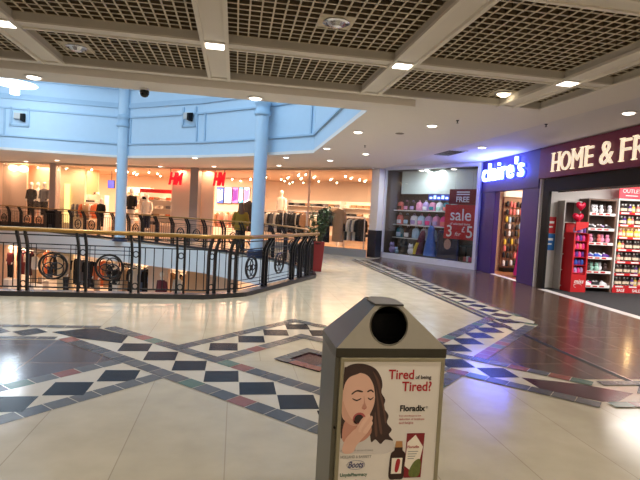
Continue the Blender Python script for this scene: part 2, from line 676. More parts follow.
for a, c, d, e in coff:
    for p, q in (((a, d), (c, d)), ((c, d), (c, e)), ((c, e), (a, e)), ((a, e), (a, d))):
        b.quad((p[0], p[1], ZC), (q[0], q[1], ZC), (q[0], q[1], ZC + 0.1), (p[0], p[1], ZC + 0.1), 1)
for q in ([(2.26, 8.82), (5.6, 8.82), (5.6, 15.7), (2.32, 15.7)], [(2.32, 15.7), (5.6, 15.7), (5.6, 20.6), (5.1, 18.9)], [(2.32, 15.7), (5.1, 18.9), (2.9, 20.9), (0.73, 17.6)],
          [(0.73, 17.6), (2.9, 20.9), (-1.3, 24.7), (-1.42, 19.75)], [(-1.42, 19.75), (-1.3, 24.7), (-5.0, 26.3), (-4.65, 22.2)], [(-4.65, 22.2), (-5.0, 26.3), (-9, 27.95), (-9.6, 22.1)], [(-9.6, 22.1), (-9, 27.95), (-16, 30.7), (-15.9, 22.6)]):
    b.prism(q, ZC, ZC + 0.1)
ceil_ = struct(b.build('ceiling', [CEILM, CEILD]))
b = MB()
b.box((5.55, -4, 3.6), (13.7, 21, 3.7))
struct(b.build('ceiling_over_shops', mat('soffit_paint', (214, 210, 208), 0.8, var=0.02)))
# lips on the beams and the dropped margin beam beside the well
b = MB()
for bx in beams:
    for sx in (-1, 1):
        b.box((bx + sx * 0.1375 - 0.022, -0.6, ZC - 0.035), (bx + sx * 0.1375 + 0.022, 7.6, ZC))
for y in (6.06, 3.86, 1.58):
    for i in range(len(beams)):
        x0 = beams[i] + 0.16
        x1 = beams[i + 1] - 0.16 if i + 1 < len(beams) else 4.84
        for sy in (-1, 1):
            b.box((x0, y + sy * 0.105 - 0.02, ZC - 0.018), (x1, y + sy * 0.105 + 0.02, ZC))
b.box((-9, 7.53, ZC - 0.02), (4.84, 7.62, ZC))
b.box((4.78, -0.6, ZC - 0.02), (4.86, 7.62, ZC))
struct(b.build('trim_1', mat('beam_paint', (230, 224, 214), 0.75, var=0.02), ceil_))
b = MB()
b.box((-15.8, 7.74, ZC - 0.11), (2.75, 8.35, ZC))
struct(b.build('trim_2', CEILM, ceil_))
# plenum above the eggcrate panels
b = MB()
for a, c, d, e in coff:
    b.quad((a, d, ZC + 0.3), (a, e, ZC + 0.3), (c, e, ZC + 0.3), (c, d, ZC + 0.3))
    for p, q in (((a, d), (c, d)), ((c, d), (c, e)), ((c, e), (a, e)), ((a, e), (a, d))):
        b.quad((p[0], p[1], ZC + 0.1), (p[0], p[1], ZC + 0.3), (q[0], q[1], ZC + 0.3), (q[0], q[1], ZC + 0.1))
struct(b.build('ceiling_plenum', PLENUM, ceil_))
b = MB()
for a, c, d, e in coff:
    if d < 3:
        continue
    nx = round((c - a) / 0.118)
    ny = round((e - d) / 0.128)
    for i in range(nx + 1):
        x = a + (c - a) * i / nx
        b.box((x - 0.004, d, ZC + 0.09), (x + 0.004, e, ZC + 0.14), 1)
        b.box((x - 0.009, d, ZC + 0.084), (x + 0.009, e, ZC + 0.09), 0)
    for j in range(ny + 1):
        y = d + (e - d) * j / ny
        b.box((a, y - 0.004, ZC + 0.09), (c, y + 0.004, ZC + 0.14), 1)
        b.box((a, y - 0.009, ZC + 0.0835), (c, y + 0.009, ZC + 0.0895), 0)
struct(b.build('eggcrate_panels', [GRIDM, mat('eggcrate_shaded_sides', (112, 98, 78), 0.5)], ceil_))  # blade sides coloured darker than their edges, standing for shade in the cells
# upper roof edges: simple dark rim high over the well so that daylight stays in it
b = MB()
b.box((-16, 8.5, ZC + 0.1), (2.5, 8.82, 8.8))
struct(b.build('wall_well_near', BLUEW))
b = MB()
pts = [(2.32, 8.82), (2.34, 15.72), (0.75, 17.62), (-1.40, 19.78), (-4.65, 22.26), (-9.6, 22.16), (-15.9, 22.66)]
for i in range(len(pts) - 1):
    (x0, y0), (x1, y1) = pts[i], pts[i + 1]
    t = Vector((x1 - x0, y1 - y0)).normalized()
    nx, ny = t.y, -t.x                                                   # away from the well
    if i == 0:
        nx, ny = 1, 0
    zb = ZC + .005
    b.add([(x0, y0, zb), (x1, y1, zb), (x1, y1, 8.8), (x0, y0, 8.8), (x0 + nx * .25, y0 + ny * .25, zb), (x1 + nx * .25, y1 + ny * .25, zb), (x1 + nx * .25, y1 + ny * .25, 8.8), (x0 + nx * .25, y0 + ny * .25, 8.8)],
          [(0, 1, 2, 3), (7, 6, 5, 4), (0, 4, 5, 1), (3, 2, 6, 7)])
wall_well = struct(b.build('wall_well_far', BLUEW))
b = MB()


def moulding(a, c, z, hh=0.045, out=0.05):
    a, c = Vector(a), Vector(c)
    t = (c - a).normalized()
    n = Vector((-t.y, t.x)) * out                                         # towards the well
    b.add([(a.x, a.y, z), (c.x, c.y, z), (c.x + n.x, c.y + n.y, z), (a.x + n.x, a.y + n.y, z), (a.x, a.y, z + hh), (c.x, c.y, z + hh), (c.x + n.x, c.y + n.y, z + hh), (a.x + n.x, a.y + n.y, z + hh)],
          [(0, 1, 2, 3), (7, 6, 5, 4), (3, 2, 6, 7), (0, 3, 7, 4), (1, 5, 6, 2)])


def vmould(p, t, z0, z1):
    n = Vector((-t.y, t.x))
    b.box((p[0] - 0.03, p[1] - 0.05, z0), (p[0] + 0.03, p[1] + 0.05, z1), rot=math.atan2(t.y, t.x))


for i in range(len(pts) - 1):
    a, c = Vector(pts[i]), Vector(pts[i + 1])
    t = (a - c).normalized()
    for z in (4.05, 5.15, 5.55, 6.3):
        moulding(pts[i], pts[i + 1], z, 0.06 if z != 5.55 else 0.2, -0.06 if False else 0.06)
    for f in (0.06, 0.94) if i else ():
        vmould(a.lerp(c, f), t, 4.05, 5.15)
struct(b.build('trim_3', BLUET, wall_well))
# light truss up in the corner of the well
b = MB()
p0, p1 = Vector((-4.6, 21.6, 6.4)), Vector((-10.5, 21.4, 6.9))
b.tube([p0, p1], 0.05, 6)
b.tube([p0 + Vector((0, 0, 0.55)), p1 + Vector((0, 0, 0.25))], 0.05, 6)
for k in range(7):
    q = p0.lerp(p1, k / 6)
    b.tube([q, p0.lerp(p1, min(1, (k + .6) / 6)) + Vector((0, 0, 0.45))], 0.03, 5)
tag(b.build('roof_truss', BLUET), 'pale blue steel truss high in the corner of the open well', 'truss')

# ------------------------------------------------------------------ columns
for px, Y, zb, lab in ((257.0, 17.05, 0.29, 'pale blue round column at the near corner of the far railing'), (120.0, 22.2, 0.14, 'pale blue round column at the far corner of the well')):
    p = on_line(px, 235, (-9, Y), (9, Y))
    t = thing('column', lab, 'column', (p.x, p.y, 0))
    r_ = 0.215
    b = MB()
    b.lathe([(r_, zb), (r_, 5.0), (r_, 8.0)], n=28)
    b.build('shaft', BLUEW, t, smooth=True)
    b = MB()
    b.lathe([(r_ + 0.01, 4.75), (r_ + 0.06, 4.8), (r_ + 0.06, 4.9), (r_ + 0.02, 4.95), (r_ + 0.02, 5.1), (r_ + 0.06, 5.15), (r_ + 0.06, 5.22), (r_ + 0.01, 5.27)], n=28)
    b.build('collar', BLUET, t, smooth=True)
    b = MB()
    b.lathe([(r_ + 0.1, 0.003), (r_ + 0.1, zb - 0.06), (r_ + 0.04, zb)], n=28)
    b.build('plinth', mat('navy_plinth', (30, 42, 70), 0.4), t, smooth=True)

# ------------------------------------------------------------------ railings round the well
def seg_point(L, s):
    for a, c in zip(L[:-1], L[1:]):
        d = math.dist(a, c)
        if s <= d or (a, c) == (L[-2], L[-1]):
            t = (Vector(c) - Vector(a)).normalized()
            return Vector(a) + t * s, t
        s -= d


def arclen(L, p):
    s, best = 0, (1e9, 0)
    for a, c in zip(L[:-1], L[1:]):
        a_, c_ = Vector(a), Vector(c)
        d = (c_ - a_).length
        t = (c_ - a_) / d
        k = min(max((Vector((p.x, p.y)) - a_).dot(t), 0), d)
        e = (Vector((p.x, p.y)) - (a_ + t * k)).length
        if e < best[0]:
            best = (e, s + k)
        s += d
    return best[1]


def railing(name, label, L, stops, kinds, out, ztop, rad=0.038, zk=0.08):
    """L: plan line of the posts; out: +1/-1 side on which people walk (left/right of the run)"""
    t = thing(name, label, 'railing', (L[0][0], L[0][1], 0))
    org = Vector((L[0][0], L[0][1], 0))
    off = 0.13

    def P(s, o, z):
        p, d = seg_point(L, s)
        n = Vector((-d.y, d.x)) * out
        return Vector((p.x + n.x * o, p.y + n.y * o, z)) - org

    tot = sum(math.dist(a, c) for a, c in zip(L[:-1], L[1:]))
    ss = []
    k = 0.0
    acc = [0]
    for a, c in zip(L[:-1], L[1:]):
        acc.append(acc[-1] + math.dist(a, c))
    ss = sorted(set([round(x, 4) for x in acc] + [tot * i / 60 for i in range(61)]))
    b = MB()
    b.tube([P(s, off, ztop) for s in ss], rad, 10)
    b.build('handrail', BRASS, t, smooth=True)
    b = MB()
    b.tube([P(s, off * 0.75, ztop - 0.085) for s in ss], 0.012, 6)
    b.tube([P(s, 0.0, ztop - 0.24) for s in ss], 0.011, 6)
    b.tube([P(s, 0.0, zk + 0.06) for s in ss], 0.014, 6)
    b.build('rails', DARKM, t)
    b = MB()
    for s0, s1 in zip(ss[:-1], ss[1:]):
        a0, a1 = P(s0, 0.12, 0), P(s1, 0.12, 0)
        c0, c1 = P(s0, -0.10, 0), P(s1, -0.10, 0)
        if (a1 - a0).length < 1e-4:
            continue
        up = Vector((0, 0, zk))
        b.add([a0, a1, c1, c0, a0 + up, a1 + up, c1 + up, c0 + up], [(4, 5, 6, 7), (0, 1, 5, 4), (2, 3, 7, 6)] if out < 0 else [(7, 6, 5, 4), (4, 5, 1, 0), (6, 7, 3, 2)])
    b.build('kerb', KERB, t)
    for s in stops:
        b = MB()
        for ds in (-0.062, 0.062):
            prof = [(0, zk), (0, 0.3), (0, ztop - 0.34), (0.02, ztop - 0.26), (off * 0.55, ztop - 0.15), (off * 0.92, ztop - 0.08), (off, ztop - 0.01)]
            for (o0, z0), (o1, z1) in zip(prof[:-1], prof[1:]):
                w_ = 0.019
                q = []
                for (oo, zz) in ((o0, z0), (o1, z1)):
                    for dd, do in ((-w_, -0.032), (w_, -0.032), (w_, 0.032), (-w_, 0.032)):
                        q.append(P(min(max(s + ds + dd, 0), tot), oo + do, zz))
                b.add(q, [(0, 1, 5, 4), (1, 2, 6, 5), (2, 3, 7, 6), (3, 0, 4, 7), (4, 5, 6, 7), (3, 2, 1, 0)])
        for zc in (ztop - 0.36, zk + 0.11):
            b.tube([P(min(max(s + 0.045 * math.cos(2 * PI * j / 14), 0), tot), 0, zc + 0.05 * math.sin(2 * PI * j / 14)) for j in range(14)], 0.011, 5, closed=True)
        b.build('post', DARKM, t)
    st2 = [0] + list(stops) + [tot]
    for i, kd in enumerate(kinds):
        s0, s1 = st2[i] + 0.08, st2[i + 1] - 0.08
        if s1 - s0 < 0.12:
            continue
        zt = ztop - 0.24
        zb = zk + 0.06
        if kd == 'm':
            sc, zc = (s0 + s1) / 2, (zt + zb) / 2 + 0.0
            rr = min(0.215, (s1 - s0) * 0.42)
            b = MB()
            for z in (zb + 0.07, zb + 0.14, zt - 0.07, zt - 0.14):
                b.tube([P(s0, 0, z), P(s1, 0, z)], 0.007, 5)
            for s in (s0 + 0.03, s0 + 0.11, s1 - 0.11, s1 - 0.03):
                b.tube([P(s, 0, zb), P(s, 0, zt)], 0.007, 5)
            b.build('rail_grid', DARKM, t)
            b = MB()
            b.tube([P(sc + rr * math.cos(2 * PI * j / 28), 0, zc + rr * math.sin(2 * PI * j / 28)) for j in range(28)], 0.02, 6, closed=True)
            for q in range(4):
                a = PI / 4 + q * PI / 2
                pc, ps = sc + 0.36 * rr * math.cos(a), zc + 0.36 * rr * math.sin(a)
                b.tube([P(pc + 0.5 * rr * math.cos(2 * PI * j / 20), 0, ps + 0.5 * rr * math.sin(2 * PI * j / 20)) for j in range(20)], 0.011, 5, closed=True)
            b.tube([P(sc + 0.1 * rr * math.cos(2 * PI * j / 10), 0, zc + 0.1 * rr * math.sin(2 * PI * j / 10)) for j in range(10)], 0.01, 5, closed=True)
            b.build('medallion', DARKM, t, smooth=True)
        else:
            n = max(1, round((s1 - s0) / 0.14))
            for j in range(n):
                s = s0 + (s1 - s0) * (j + 0.5) / n
                b = MB()
                b.tube([P(s, 0, zb), P(s, 0, zt)], 0.009, 6)
                b.build('baluster', DARKM, t)
    return t


NL = [(-6.6, 8.84), (-0.52, 8.98), (0.16, 9.36), (1.93, 12.28)]
stops = []
for px in (23, 82, 135, 180, 211, 232, 264, 291, 299, 306):
    r_ = on_poly(px, 283, NL)
    stops.append(arclen(NL, r_[1]))
s1m = stops[0] - (stops[1] - stops[0])
stops = [s1m - 0.9, s1m] + stops
railing('near_railing', 'near dark iron railing with brass handrail on this side of the open well', NL, stops,
        'bbbmmbbbmmbbb', -1, 1.10)
FL_ = [(1.99, 12.5), (2.02, 13.35), (1.72, 15.25), (0.92, 17.62), (-1.0, 19.45), (-4.55, 22.95), (-8.95, 26.3), (-14.9, 30.8)]
tot = sum(math.dist(a, c) for a, c in zip(FL_[:-1], FL_[1:]))
fs = []
s = 0.3
kinds = ''
seq = 'bmmbbmm'
i = 0
while s < tot - 0.4:
    fs.append(s)
    s += 0.95 if seq[i % 7] == 'm' else 1.0
    kinds += seq[i % 7]
    i += 1
railing('far_railing', 'far dark iron railing with pale handrail on the far side of the open well', FL_, fs, 'b' + kinds, 1, 1.16, 0.03)

# ------------------------------------------------------------------ things on the ceiling
dl = thing('downlight', 'round downlight on the dropped ceiling edge in front of the near blue column', 'downlight', (0.23, 8.12, ZC - 0.11))
b = MB()
b.lathe([(0.10, 0.0), (0.125, -0.004), (0.125, -0.02), (0.095, -0.02)], n=28)
b.build('ring', WHITEP, dl, smooth=True)
b = MB()
b.lathe([(0.094, -0.012), (0.09, -0.03), (0.05, -0.042), (0.0, -0.045)], n=24)
b.build('lens', LAMP, dl, smooth=True)
DL = [(-3.0, 8.05, ZC - 0.11, 'round downlight on the dropped ceiling edge beside the black camera dome'),
      (2.50, 14.28, ZC, 'round ceiling downlight beside the far right corner of the well opening'),
      (2.64, 11.12, ZC, 'round ceiling downlight halfway along the right side of the well opening'),
      (3.81, 14.86, ZC, 'round ceiling downlight nearest to the accessory shop window'),
      (3.81, 9.66, ZC, 'round ceiling downlight just beyond the coffered ceiling'),
      (6.36, 12.5, 3.6, 'round ceiling downlight in front of the purple shop sign'),
      (6.50, 7.62, 3.6, 'round ceiling downlight in front of the maroon shop sign')]
for x, y, z, l in DL:
    dup(dl, (x, y, z), 0, l)
for px, py in ((57, 160), (195, 157.5), (160, 166), (286, 157), (279, 165), (214, 166), (26, 161), (118, 163), (330, 160)):
    p = on_plane(px, py, ZC)
    dup(dl, p, 0, 'small downlight in the soffit above the fashion shop front', 'soffit downlights above the far shop front')
dl['group'] = 'downlights over the walkway'
# lamps behind those fittings
for x, y, z, e in ((0.23, 8.12, ZC - .16, 20), (-3.0, 8.05, ZC - .16, 20), (2.5, 14.28, ZC - .06, 34), (2.64, 11.12, ZC - .06, 34), (3.81, 14.86, ZC - .06, 34), (3.81, 9.66, ZC - .06, 34), (6.36, 12.5, 3.54, 22), (6.5, 7.62, 3.54, 22)):
    light('downlight_lamp', 'AREA', (x, y, z), e * 0.8, WARM, 0.2).data.spread = R(112)

gl = None
for i, (x, y) in enumerate(((-0.32, 6.06), (1.95, 6.06), (4.22, 6.06), (-2.58, 6.06))):
    lab = ('glowing rectangular light where the ceiling beams cross above the blue column', 'glowing rectangular light at the beam crossing in the middle of the ceiling',
           'glowing rectangular light at the beam crossing nearest to the maroon shop sign', 'glowing rectangular light at the beam crossing above the pendant disc lamp')[i]
    if gl is None:
        gl = thing('beam_light', lab, 'light', (x, y, ZC))
        b = MB()
        b.box((-0.115, -0.10, -0.02), (0.115, 0.10, 0.0))
        b.build('housing', WHITEP, gl, bevel=0.004)
        b = MB()
        b.box((-0.10, -0.085, -0.032), (0.10, 0.085, -0.02))
        b.build('diffuser', LAMP, gl)
    else:
        dup(gl, (x, y, ZC), 0, lab)
    light('beam_light_lamp', 'AREA', (x, y, ZC - 0.04), 21, WARM, 0.2)
for x in (-4.85, -2.58, -0.32, 1.95, 4.22, 6.4):
    for y in (1.6, -1.5):
        dup(gl, (x, y, ZC if x < 5 else 3.6), 0, 'glowing rectangular ceiling light behind the viewer', 'ceiling lights behind the viewer')
        light('beam_light_lamp', 'AREA', (x, y, ZC - 0.04 if x < 5 else 3.55), 18, WARM, 0.2)
light('beam_light_lamp', 'AREA', (-4.85, 6.06, ZC - 0.04), 20, WARM, 0.2)

# recessed round lamps with reflector in square plates
rl = None
for i, (x, y) in enumerate(((0.94, 5.2), (-2.12, 7.05), (3.95, 7.18))):
    lab = ('square recessed lamp with round chrome reflector in the eggcrate at top centre', 'square recessed lamp with round clear cover in the eggcrate above the black camera dome',
           'lit recessed round lamp in the eggcrate panel towards the shop signs')[i]
    if rl is None:
        rl = thing('recessed_lamp', lab, 'light', (x, y, ZC + 0.085))
        b = MB()
        b.box((-0.18, -0.18, 0.0), (0.18, 0.18, 0.006))
        b.build('plate', mat('lamp_plate', (196, 184, 160), 0.5), rl)
        b = MB()
        b.lathe([(0.135, 0.0), (0.14, -0.01), (0.11, -0.02), (0.105, 0.0)], n=24)
        b.build('ring', CHROME, rl, smooth=True)
        b = MB()
        b.lathe([(0.105, -0.008), (0.06, -0.05), (0.0, -0.06)], n=10)
        b.build('reflector', CHROME, rl)
    else:
        o = dup(rl, (x, y, ZC + 0.085), 0, lab)
        if i == 2:
            for c in o.children:
                if c.name.startswith('reflector'):
                    c.data = c.data.copy()
                    c.data.materials[0] = mat('dim_lamp', (255, 236, 200), 0.4, emit=4.0)

t = thing('security_camera', 'black dome security camera under the ceiling edge beside the well', 'camera', (-1.47, 8.2, ZC - 0.11))
b = MB()
b.lathe([(0.06, 0.0), (0.062, -0.03), (0.02, -0.03)], n=20)
b.build('mount', WHITEP, t, smooth=True)
b = MB()
b.lathe([(0.062, -0.03), (0.072, -0.05), (0.07, -0.085), (0.05, -0.12), (0.02, -0.135), (0.0, -0.138)], n=24)
b.build('dome', mat('black_dome', (10, 10, 12), 0.12), t, smooth=True)
t = thing('air_vent', 'dark slotted air vent in the soffit above the accessory shop window', 'vent', (6.1, 14.0, 3.6))
b = MB()
b.box((-0.3, -0.62, -0.02), (0.3, 0.62, 0.0))
b.build('vent_frame', WHITEP, t)
b = MB()
for k in range(6):
    b.box((-0.24 + 0.085 * k, -0.56, -0.026), (-0.19 + 0.085 * k, 0.56, -0.02))
b.build('slots', BLACK, t)
for x, y, l in ((3.55, 10.9, 'small dark ceiling speaker among the downlights beyond the coffers'),):
    t = thing('ceiling_speaker', l, 'speaker', (x, y, ZC))
    b = MB()
    b.lathe([(0.09, 0.0), (0.1, -0.008), (0.09, -0.014), (0.0, -0.014)], n=20)
    b.build('grille', mat('speaker_grey', (120, 112, 104), 0.7), t, smooth=True)
for x, y, z, l in ((3.35, 13.2, ZC, 'tiny sprinkler head on the ceiling near the well corner'), (4.05, 9.0, ZC, 'tiny sprinkler head on the ceiling beyond the coffers'), (5.95, 9.1, 3.6, 'tiny sprinkler head on the soffit before the maroon sign')):
    t = thing('sprinkler_head', l, 'sprinkler', (x, y, z))
    b = MB()
    b.lathe([(0.03, 0), (0.03, -0.01), (0.01, -0.015), (0.01, -0.05), (0.028, -0.055), (0.0, -0.06)], n=12)
    b.build('sprinkler_body', mat('sprinkler_dark', (50, 44, 40), 0.4, 0.6), t, smooth=True)

# pendant disc lamp in the well
p = on_line(15, 84, (-30, 20.0), (30, 20.0))
t = thing('pendant_lamp', 'large white glowing disc lamp hanging high in the open well', 'lamp', (p.x, p.y, p.z))
b = MB()
b.lathe([(0.25, -0.05), (0.70, -0.03), (0.74, 0.0), (0.70, 0.03), (0.2, 0.06)], n=36)
b.build('disc', mat('disc_glow', (236, 246, 255), 0.4, emit=1.7), t, smooth=True)
b = MB()
b.lathe([(0.15, -0.36), (0.16, -0.34), (0.16, -0.05)], n=24)
b.build('lamp_body', mat('lamp_body_glow', (222, 236, 255), 0.4, emit=1.6), t, smooth=True)
b = MB()
b.tube([(0, 0, 0.05), (0, 0, 8.7 - p.z)], 0.02, 6)
b.build('suspension_rod', BLUET, t)
light('disc_lamp_light', 'POINT', (p.x, p.y, p.z - 0.55), 120, (0.75, 0.88, 1.0), 0.3)
# floodlights on the blue wall
for px, py, lab in ((20, 116, 'small floodlight in a square niche on the blue wall, leftmost'), (190, 116, 'small floodlight in a square niche on the blue wall between the two columns')):
    L = [p_ for p_ in pts]
    hit = on_poly(px, py, L)
    q, ang = hit[1], hit[2] + PI
    t = thing('wall_floodlight', lab, 'floodlight', q, ang)
    b = MB()
    for s0, s1 in (((-.36, -.42), (-.28, .34)), ((.28, -.42), (.36, .34)), ((-.36, -.42), (.36, -.34))):
        b.box((s0[0], -0.06, s0[1]), (s1[0], 0.0, s1[1]))
    b.build('niche_frame', BLUET, t)
    b = MB()
    b.box((-.16, -0.2, -.14), (.16, -0.03, .1))
    b.build('lamp_housing', mat('flood_grey', (190, 190, 186), 0.4), t, bevel=0.01)
    b = MB()
    b.add([(0.1, -.28, -.2), (0.16, -.1, -.24), (0.16, -.1, .1), (0.1, -.28, .06), (0.2, -.28, -.2), (0.24, -.1, -.24), (0.24, -.1, .1), (0.2, -.28, .06)], [(0, 1, 2, 3), (7, 6, 5, 4), (0, 4, 5, 1), (1, 5, 6, 2), (2, 6, 7, 3), (3, 7, 4, 0)])
    b.build('lamp_hood', BLACK, t)
#PART2
# ================================================================== fashion shop across the well
def plan(px, off):
    r_ = on_poly(px, 212, shift(Q, off))
    return r_[1].x, r_[1].y, r_[2]


def zpx(px, py, x, y):
    d = ray(px, py)
    return EYE + d.z * math.hypot(x, y) / math.hypot(d.x, d.y)


def band(name, L0, L1, z, m, flip=False, kind=True):
    """horizontal strip between two plan polylines"""
    b = MB()
    for i in range(len(L0) - 1):
        q = [(L0[i][0], L0[i][1], z), (L0[i + 1][0], L0[i + 1][1], z), (L1[i + 1][0], L1[i + 1][1], z), (L1[i][0], L1[i][1], z)]
        b.add(q if not flip else q[::-1], [(0, 1, 2, 3)])
    return struct(b.build(name, m))


def curtain(b, L, z0, z1, th=0.1, mi=0):
    K = shift(L, th)
    for i in range(len(L) - 1):
        a, c, d, e = L[i], L[i + 1], K[i + 1], K[i]
        b.add([(a[0], a[1], z0), (c[0], c[1], z0), (d[0], d[1], z0), (e[0], e[1], z0), (a[0], a[1], z1), (c[0], c[1], z1), (d[0], d[1], z1), (e[0], e[1], z1)],
              [(0, 3, 2, 1), (4, 5, 6, 7), (0, 1, 5, 4), (1, 2, 6, 5), (2, 3, 7, 6), (3, 0, 4, 7)], mi)


ZH = 3.43
Qb = shift(Q, 7.0)
band('floor_shop', Q, Qb, 0.004, SHOPF)
band('ceiling_shop', Q, Qb, ZH, mat('shop_ceiling', (226, 200, 178), 0.8), True)
for i in range(len(Qb) - 1):
    b = MB()
    curtain(b, Qb[i:i + 2], 0, ZH, 0.1)
    struct(b.build('wall_shop_back', SHOPW))
b = MB()
curtain(b, [(Qb[-1][0], Qb[-1][1]), (5.62, 19.5)], 0, ZH, 0.06)
struct(b.build('wall_shop_right', SHOPW))
b = MB()
curtain(b, Q, ZH, ZC + 0.1, 0.3)
struct(b.build('trim_4', mat('header_paint', (214, 196, 176), 0.7)))
# plinth along the shop front, display windows and pillars
b = MB()
curtain(b, [Q[0], Q[1], plan(52, 0)[:2]], 0.0, 0.32, 0.25)
struct(b.build('baseboard_front', mat('dark_plinth', (48, 40, 40), 0.3)))
b = MB()
P0 = plan(262, 0)[:2]
curtain(b, [P0, (5.0, 18.75)], 0.0, 0.30, 0.12)
struct(b.build('baseboard_right', mat('grey_plinth', (150, 146, 142), 0.35)))


def pane(name, pa, pb, z0, z1):
    b = MB()
    curtain(b, [pa, pb], z0, z1, 0.012)
    return struct(b.build(name, GLASS))


pane('window_1', plan(2, 0.1)[:2], plan(50, 0.1)[:2], 0.32, ZH)
pane('window_2', plan(57, 0.1)[:2], plan(80, 0.1)[:2], 0.02, ZH)
pane('window_3', plan(264, 0.05)[:2], (4.98, 18.8), 0.30, ZH)
b = MB()
for px in (262.5, 308):
    x, y, a = plan(px, 0.04)
    b.box((x - 0.03, y - 0.03, 0.0), (x + 0.03, y + 0.03, ZH), rot=a)
struct(b.build('trim_5', PINKW))
for px, wd, m, dark in ((53, 0.36, 'warm_pillar', True), (194, 0.42, 'grey_pillar2', False)):
    x, y, a = plan(px, 0.1)
    t = thing('shop_pillar', 'slim warm grey pillar with black foot between the left display windows' if dark else 'grey pillar between the two hanging red signs', 'pillar', (x, y, 0), a)
    b = MB()
    b.box((-wd / 2, -0.1, 1.02 if dark else 0), (wd / 2, 0.25, ZC))
    b.build('shaft', mat(m, (186, 160, 146) if dark else (158, 142, 136), 0.6), t)
    if dark:
        b = MB()
        b.box((-wd / 2 - .12, -0.2, 0), (wd / 2 + .12, 0.27, 1.02))
        b.build('foot', BLACK, t)
# display back panels
for px0, px1, off, z1, m, lab in ((-20, 26, 0.9, ZH, PINKW, 'wide plain beige panel at the back of the leftmost display window'), (27, 50, 1.6, ZH, mat('peach_panel', (240, 200, 168), 0.7), 'peach panel behind the three mannequins'),
                             (57, 84, 1.3, ZH, mat('cream_panel', (226, 206, 168), 0.7), 'cream display panel right of the slim pillar'), (171, 191, 0.5, ZH, PINKW, 'beige wall panel left of the grey pillar'),
                             (198, 213, 0.5, ZH, PINKW, 'beige wall panel right of the grey pillar'), (213, 251, 5.32, ZH, SHOPW, 'white partition carrying the row of video screens'), (86, 97, 3.0, ZH, mat('tan_panel', (216, 168, 128), 0.7), 'narrow tan panel behind the shop shelves')):
    xa, ya, a = plan(px0, off)
    xb, yb, _ = plan(px1, off)
    L = math.hypot(xb - xa, yb - ya)
    b = MB()
    b.box((0, 0, 0.005), (L, 0.12, min(z1, ZH - 0.03)))
    o = b.build('display_partition', m, None, (xa, ya, 0), math.atan2(yb - ya, xb - xa))
    tag(o, lab, 'panel')
x, y, a = plan(67, 1.2)
b = MB()
b.box((-.16, -0.04, 0.4), (.16, 0.0, 2.5))
tag(b.build('light_strip', mat('yellow_strip', (250, 232, 150), 0.5, emit=0.9), None, (x, y, 0), a), 'vertical yellow glowing strip in the display window right of the slim pillar', 'light')

# mannequins
SKINW = mat('mannequin_white', (236, 224, 210), 0.5)
CB = mat('cloth_black', (26, 24, 26), 0.9, var=0.2)
CG = mat('cloth_grey', (110, 106, 106), 0.9, var=0.15)
CW = mat('cloth_ivory', (232, 220, 204), 0.9, var=0.06)
CO = mat('cloth_orange', (214, 112, 66), 0.9, var=0.1)
CT = mat('cloth_tan', (176, 140, 106), 0.9, var=0.12)
CR = mat('cloth_wine', (92, 28, 34), 0.9, var=0.12)
CBL = mat('cloth_denim', (84, 104, 136), 0.9, var=0.15)
CP = mat('cloth_pink', (226, 166, 150), 0.9, var=0.08)
CN = mat('cloth_navy', (34, 38, 54), 0.9, var=0.2)


def mannequin(name, label, x, y, z, rz, top, bottom, group=None, skirt=False, legs=True):
    t = thing(name, label, 'mannequin', (x, y, z), rz, group)
    b = MB()
    b.ball((0, -0.01, 1.70), (0.082, 0.10, 0.125), 14, 8)
    b.loft([(0, 0.01, 1.44, .075, .07), (0, 0, 1.52, .05, .052), (0, 0, 1.62, .05, .052)], 12)
    b.loft([(0, 0, 0.92, .17, .115), (0, 0, 1.1, .13, .10), (0, 0, 1.3, .165, .115), (0, 0, 1.42, .18, .09), (0, 0, 1.46, .08, .07)], 16)
    for sx in (-1, 1):
        b.tube([(sx * .19, 0, 1.41), (sx * .235, .01, 1.15), (sx * .245, -.05, 0.92), (sx * .24, -.09, 0.84)], [.05, .042, .032, .028], 8)
        if legs:
            b.tube([(sx * .09, 0, 0.94), (sx * .1, 0, 0.5), (sx * .105, .02, 0.09), (sx * .105, -.02, 0.04)], [.09, .06, .042, .04], 10)
            b.ball((sx * .105, -.07, 0.035), (.042, .12, .035), 10, 6)
    b.build('figure', SKINW, t, smooth=True)
    b = MB()
    b.loft([(0, 0, 0.80, .21, .15), (0, 0, 1.0, .19, .14), (0, 0, 1.15, .165, .125), (0, 0, 1.32, .19, .13), (0, 0, 1.42, .2, .105), (0, 0, 1.475, .09, .08)], 16)
    for sx in (-1, 1):
        b.tube([(sx * .185, 0, 1.42), (sx * .24, .01, 1.15), (sx * .25, -.045, 0.95)], [.07, .062, .052], 10)
    b.build('top', top, t, smooth=True)
    b = MB()
    if skirt:
        b.loft([(0, 0, 0.42, .27, .22), (0, 0, 0.7, .22, .18), (0, 0, 0.98, .16, .12)], 18)
    else:
        for sx in (-1, 1):
            b.loft([(sx * .105, 0, 0.1, .07, .075), (sx * .1, 0, 0.5, .08, .085), (sx * .09, 0, 0.93, .105, .12)], 12)
    b.build('trousers' if not skirt else 'skirt', bottom, t, smooth=True)
    return t


def put_mann(px, off, py_head, py_foot, label, top, bottom, rz=None, group=None, skirt=False):
    x, y, a = plan(px, off)
    z0, z1 = zpx(px, py_foot, x, y), zpx(px, py_head, x, y)
    z0 = max(z0, 0.33 if px < 52 else 0.005)
    t = mannequin('mannequin', label, x, y, z0, a if rz is None else a + rz, top, bottom, group, skirt)
    k = (z1 - z0) / 1.825
    t.scale = (k * 1.08, k * 1.08, k)
    return t


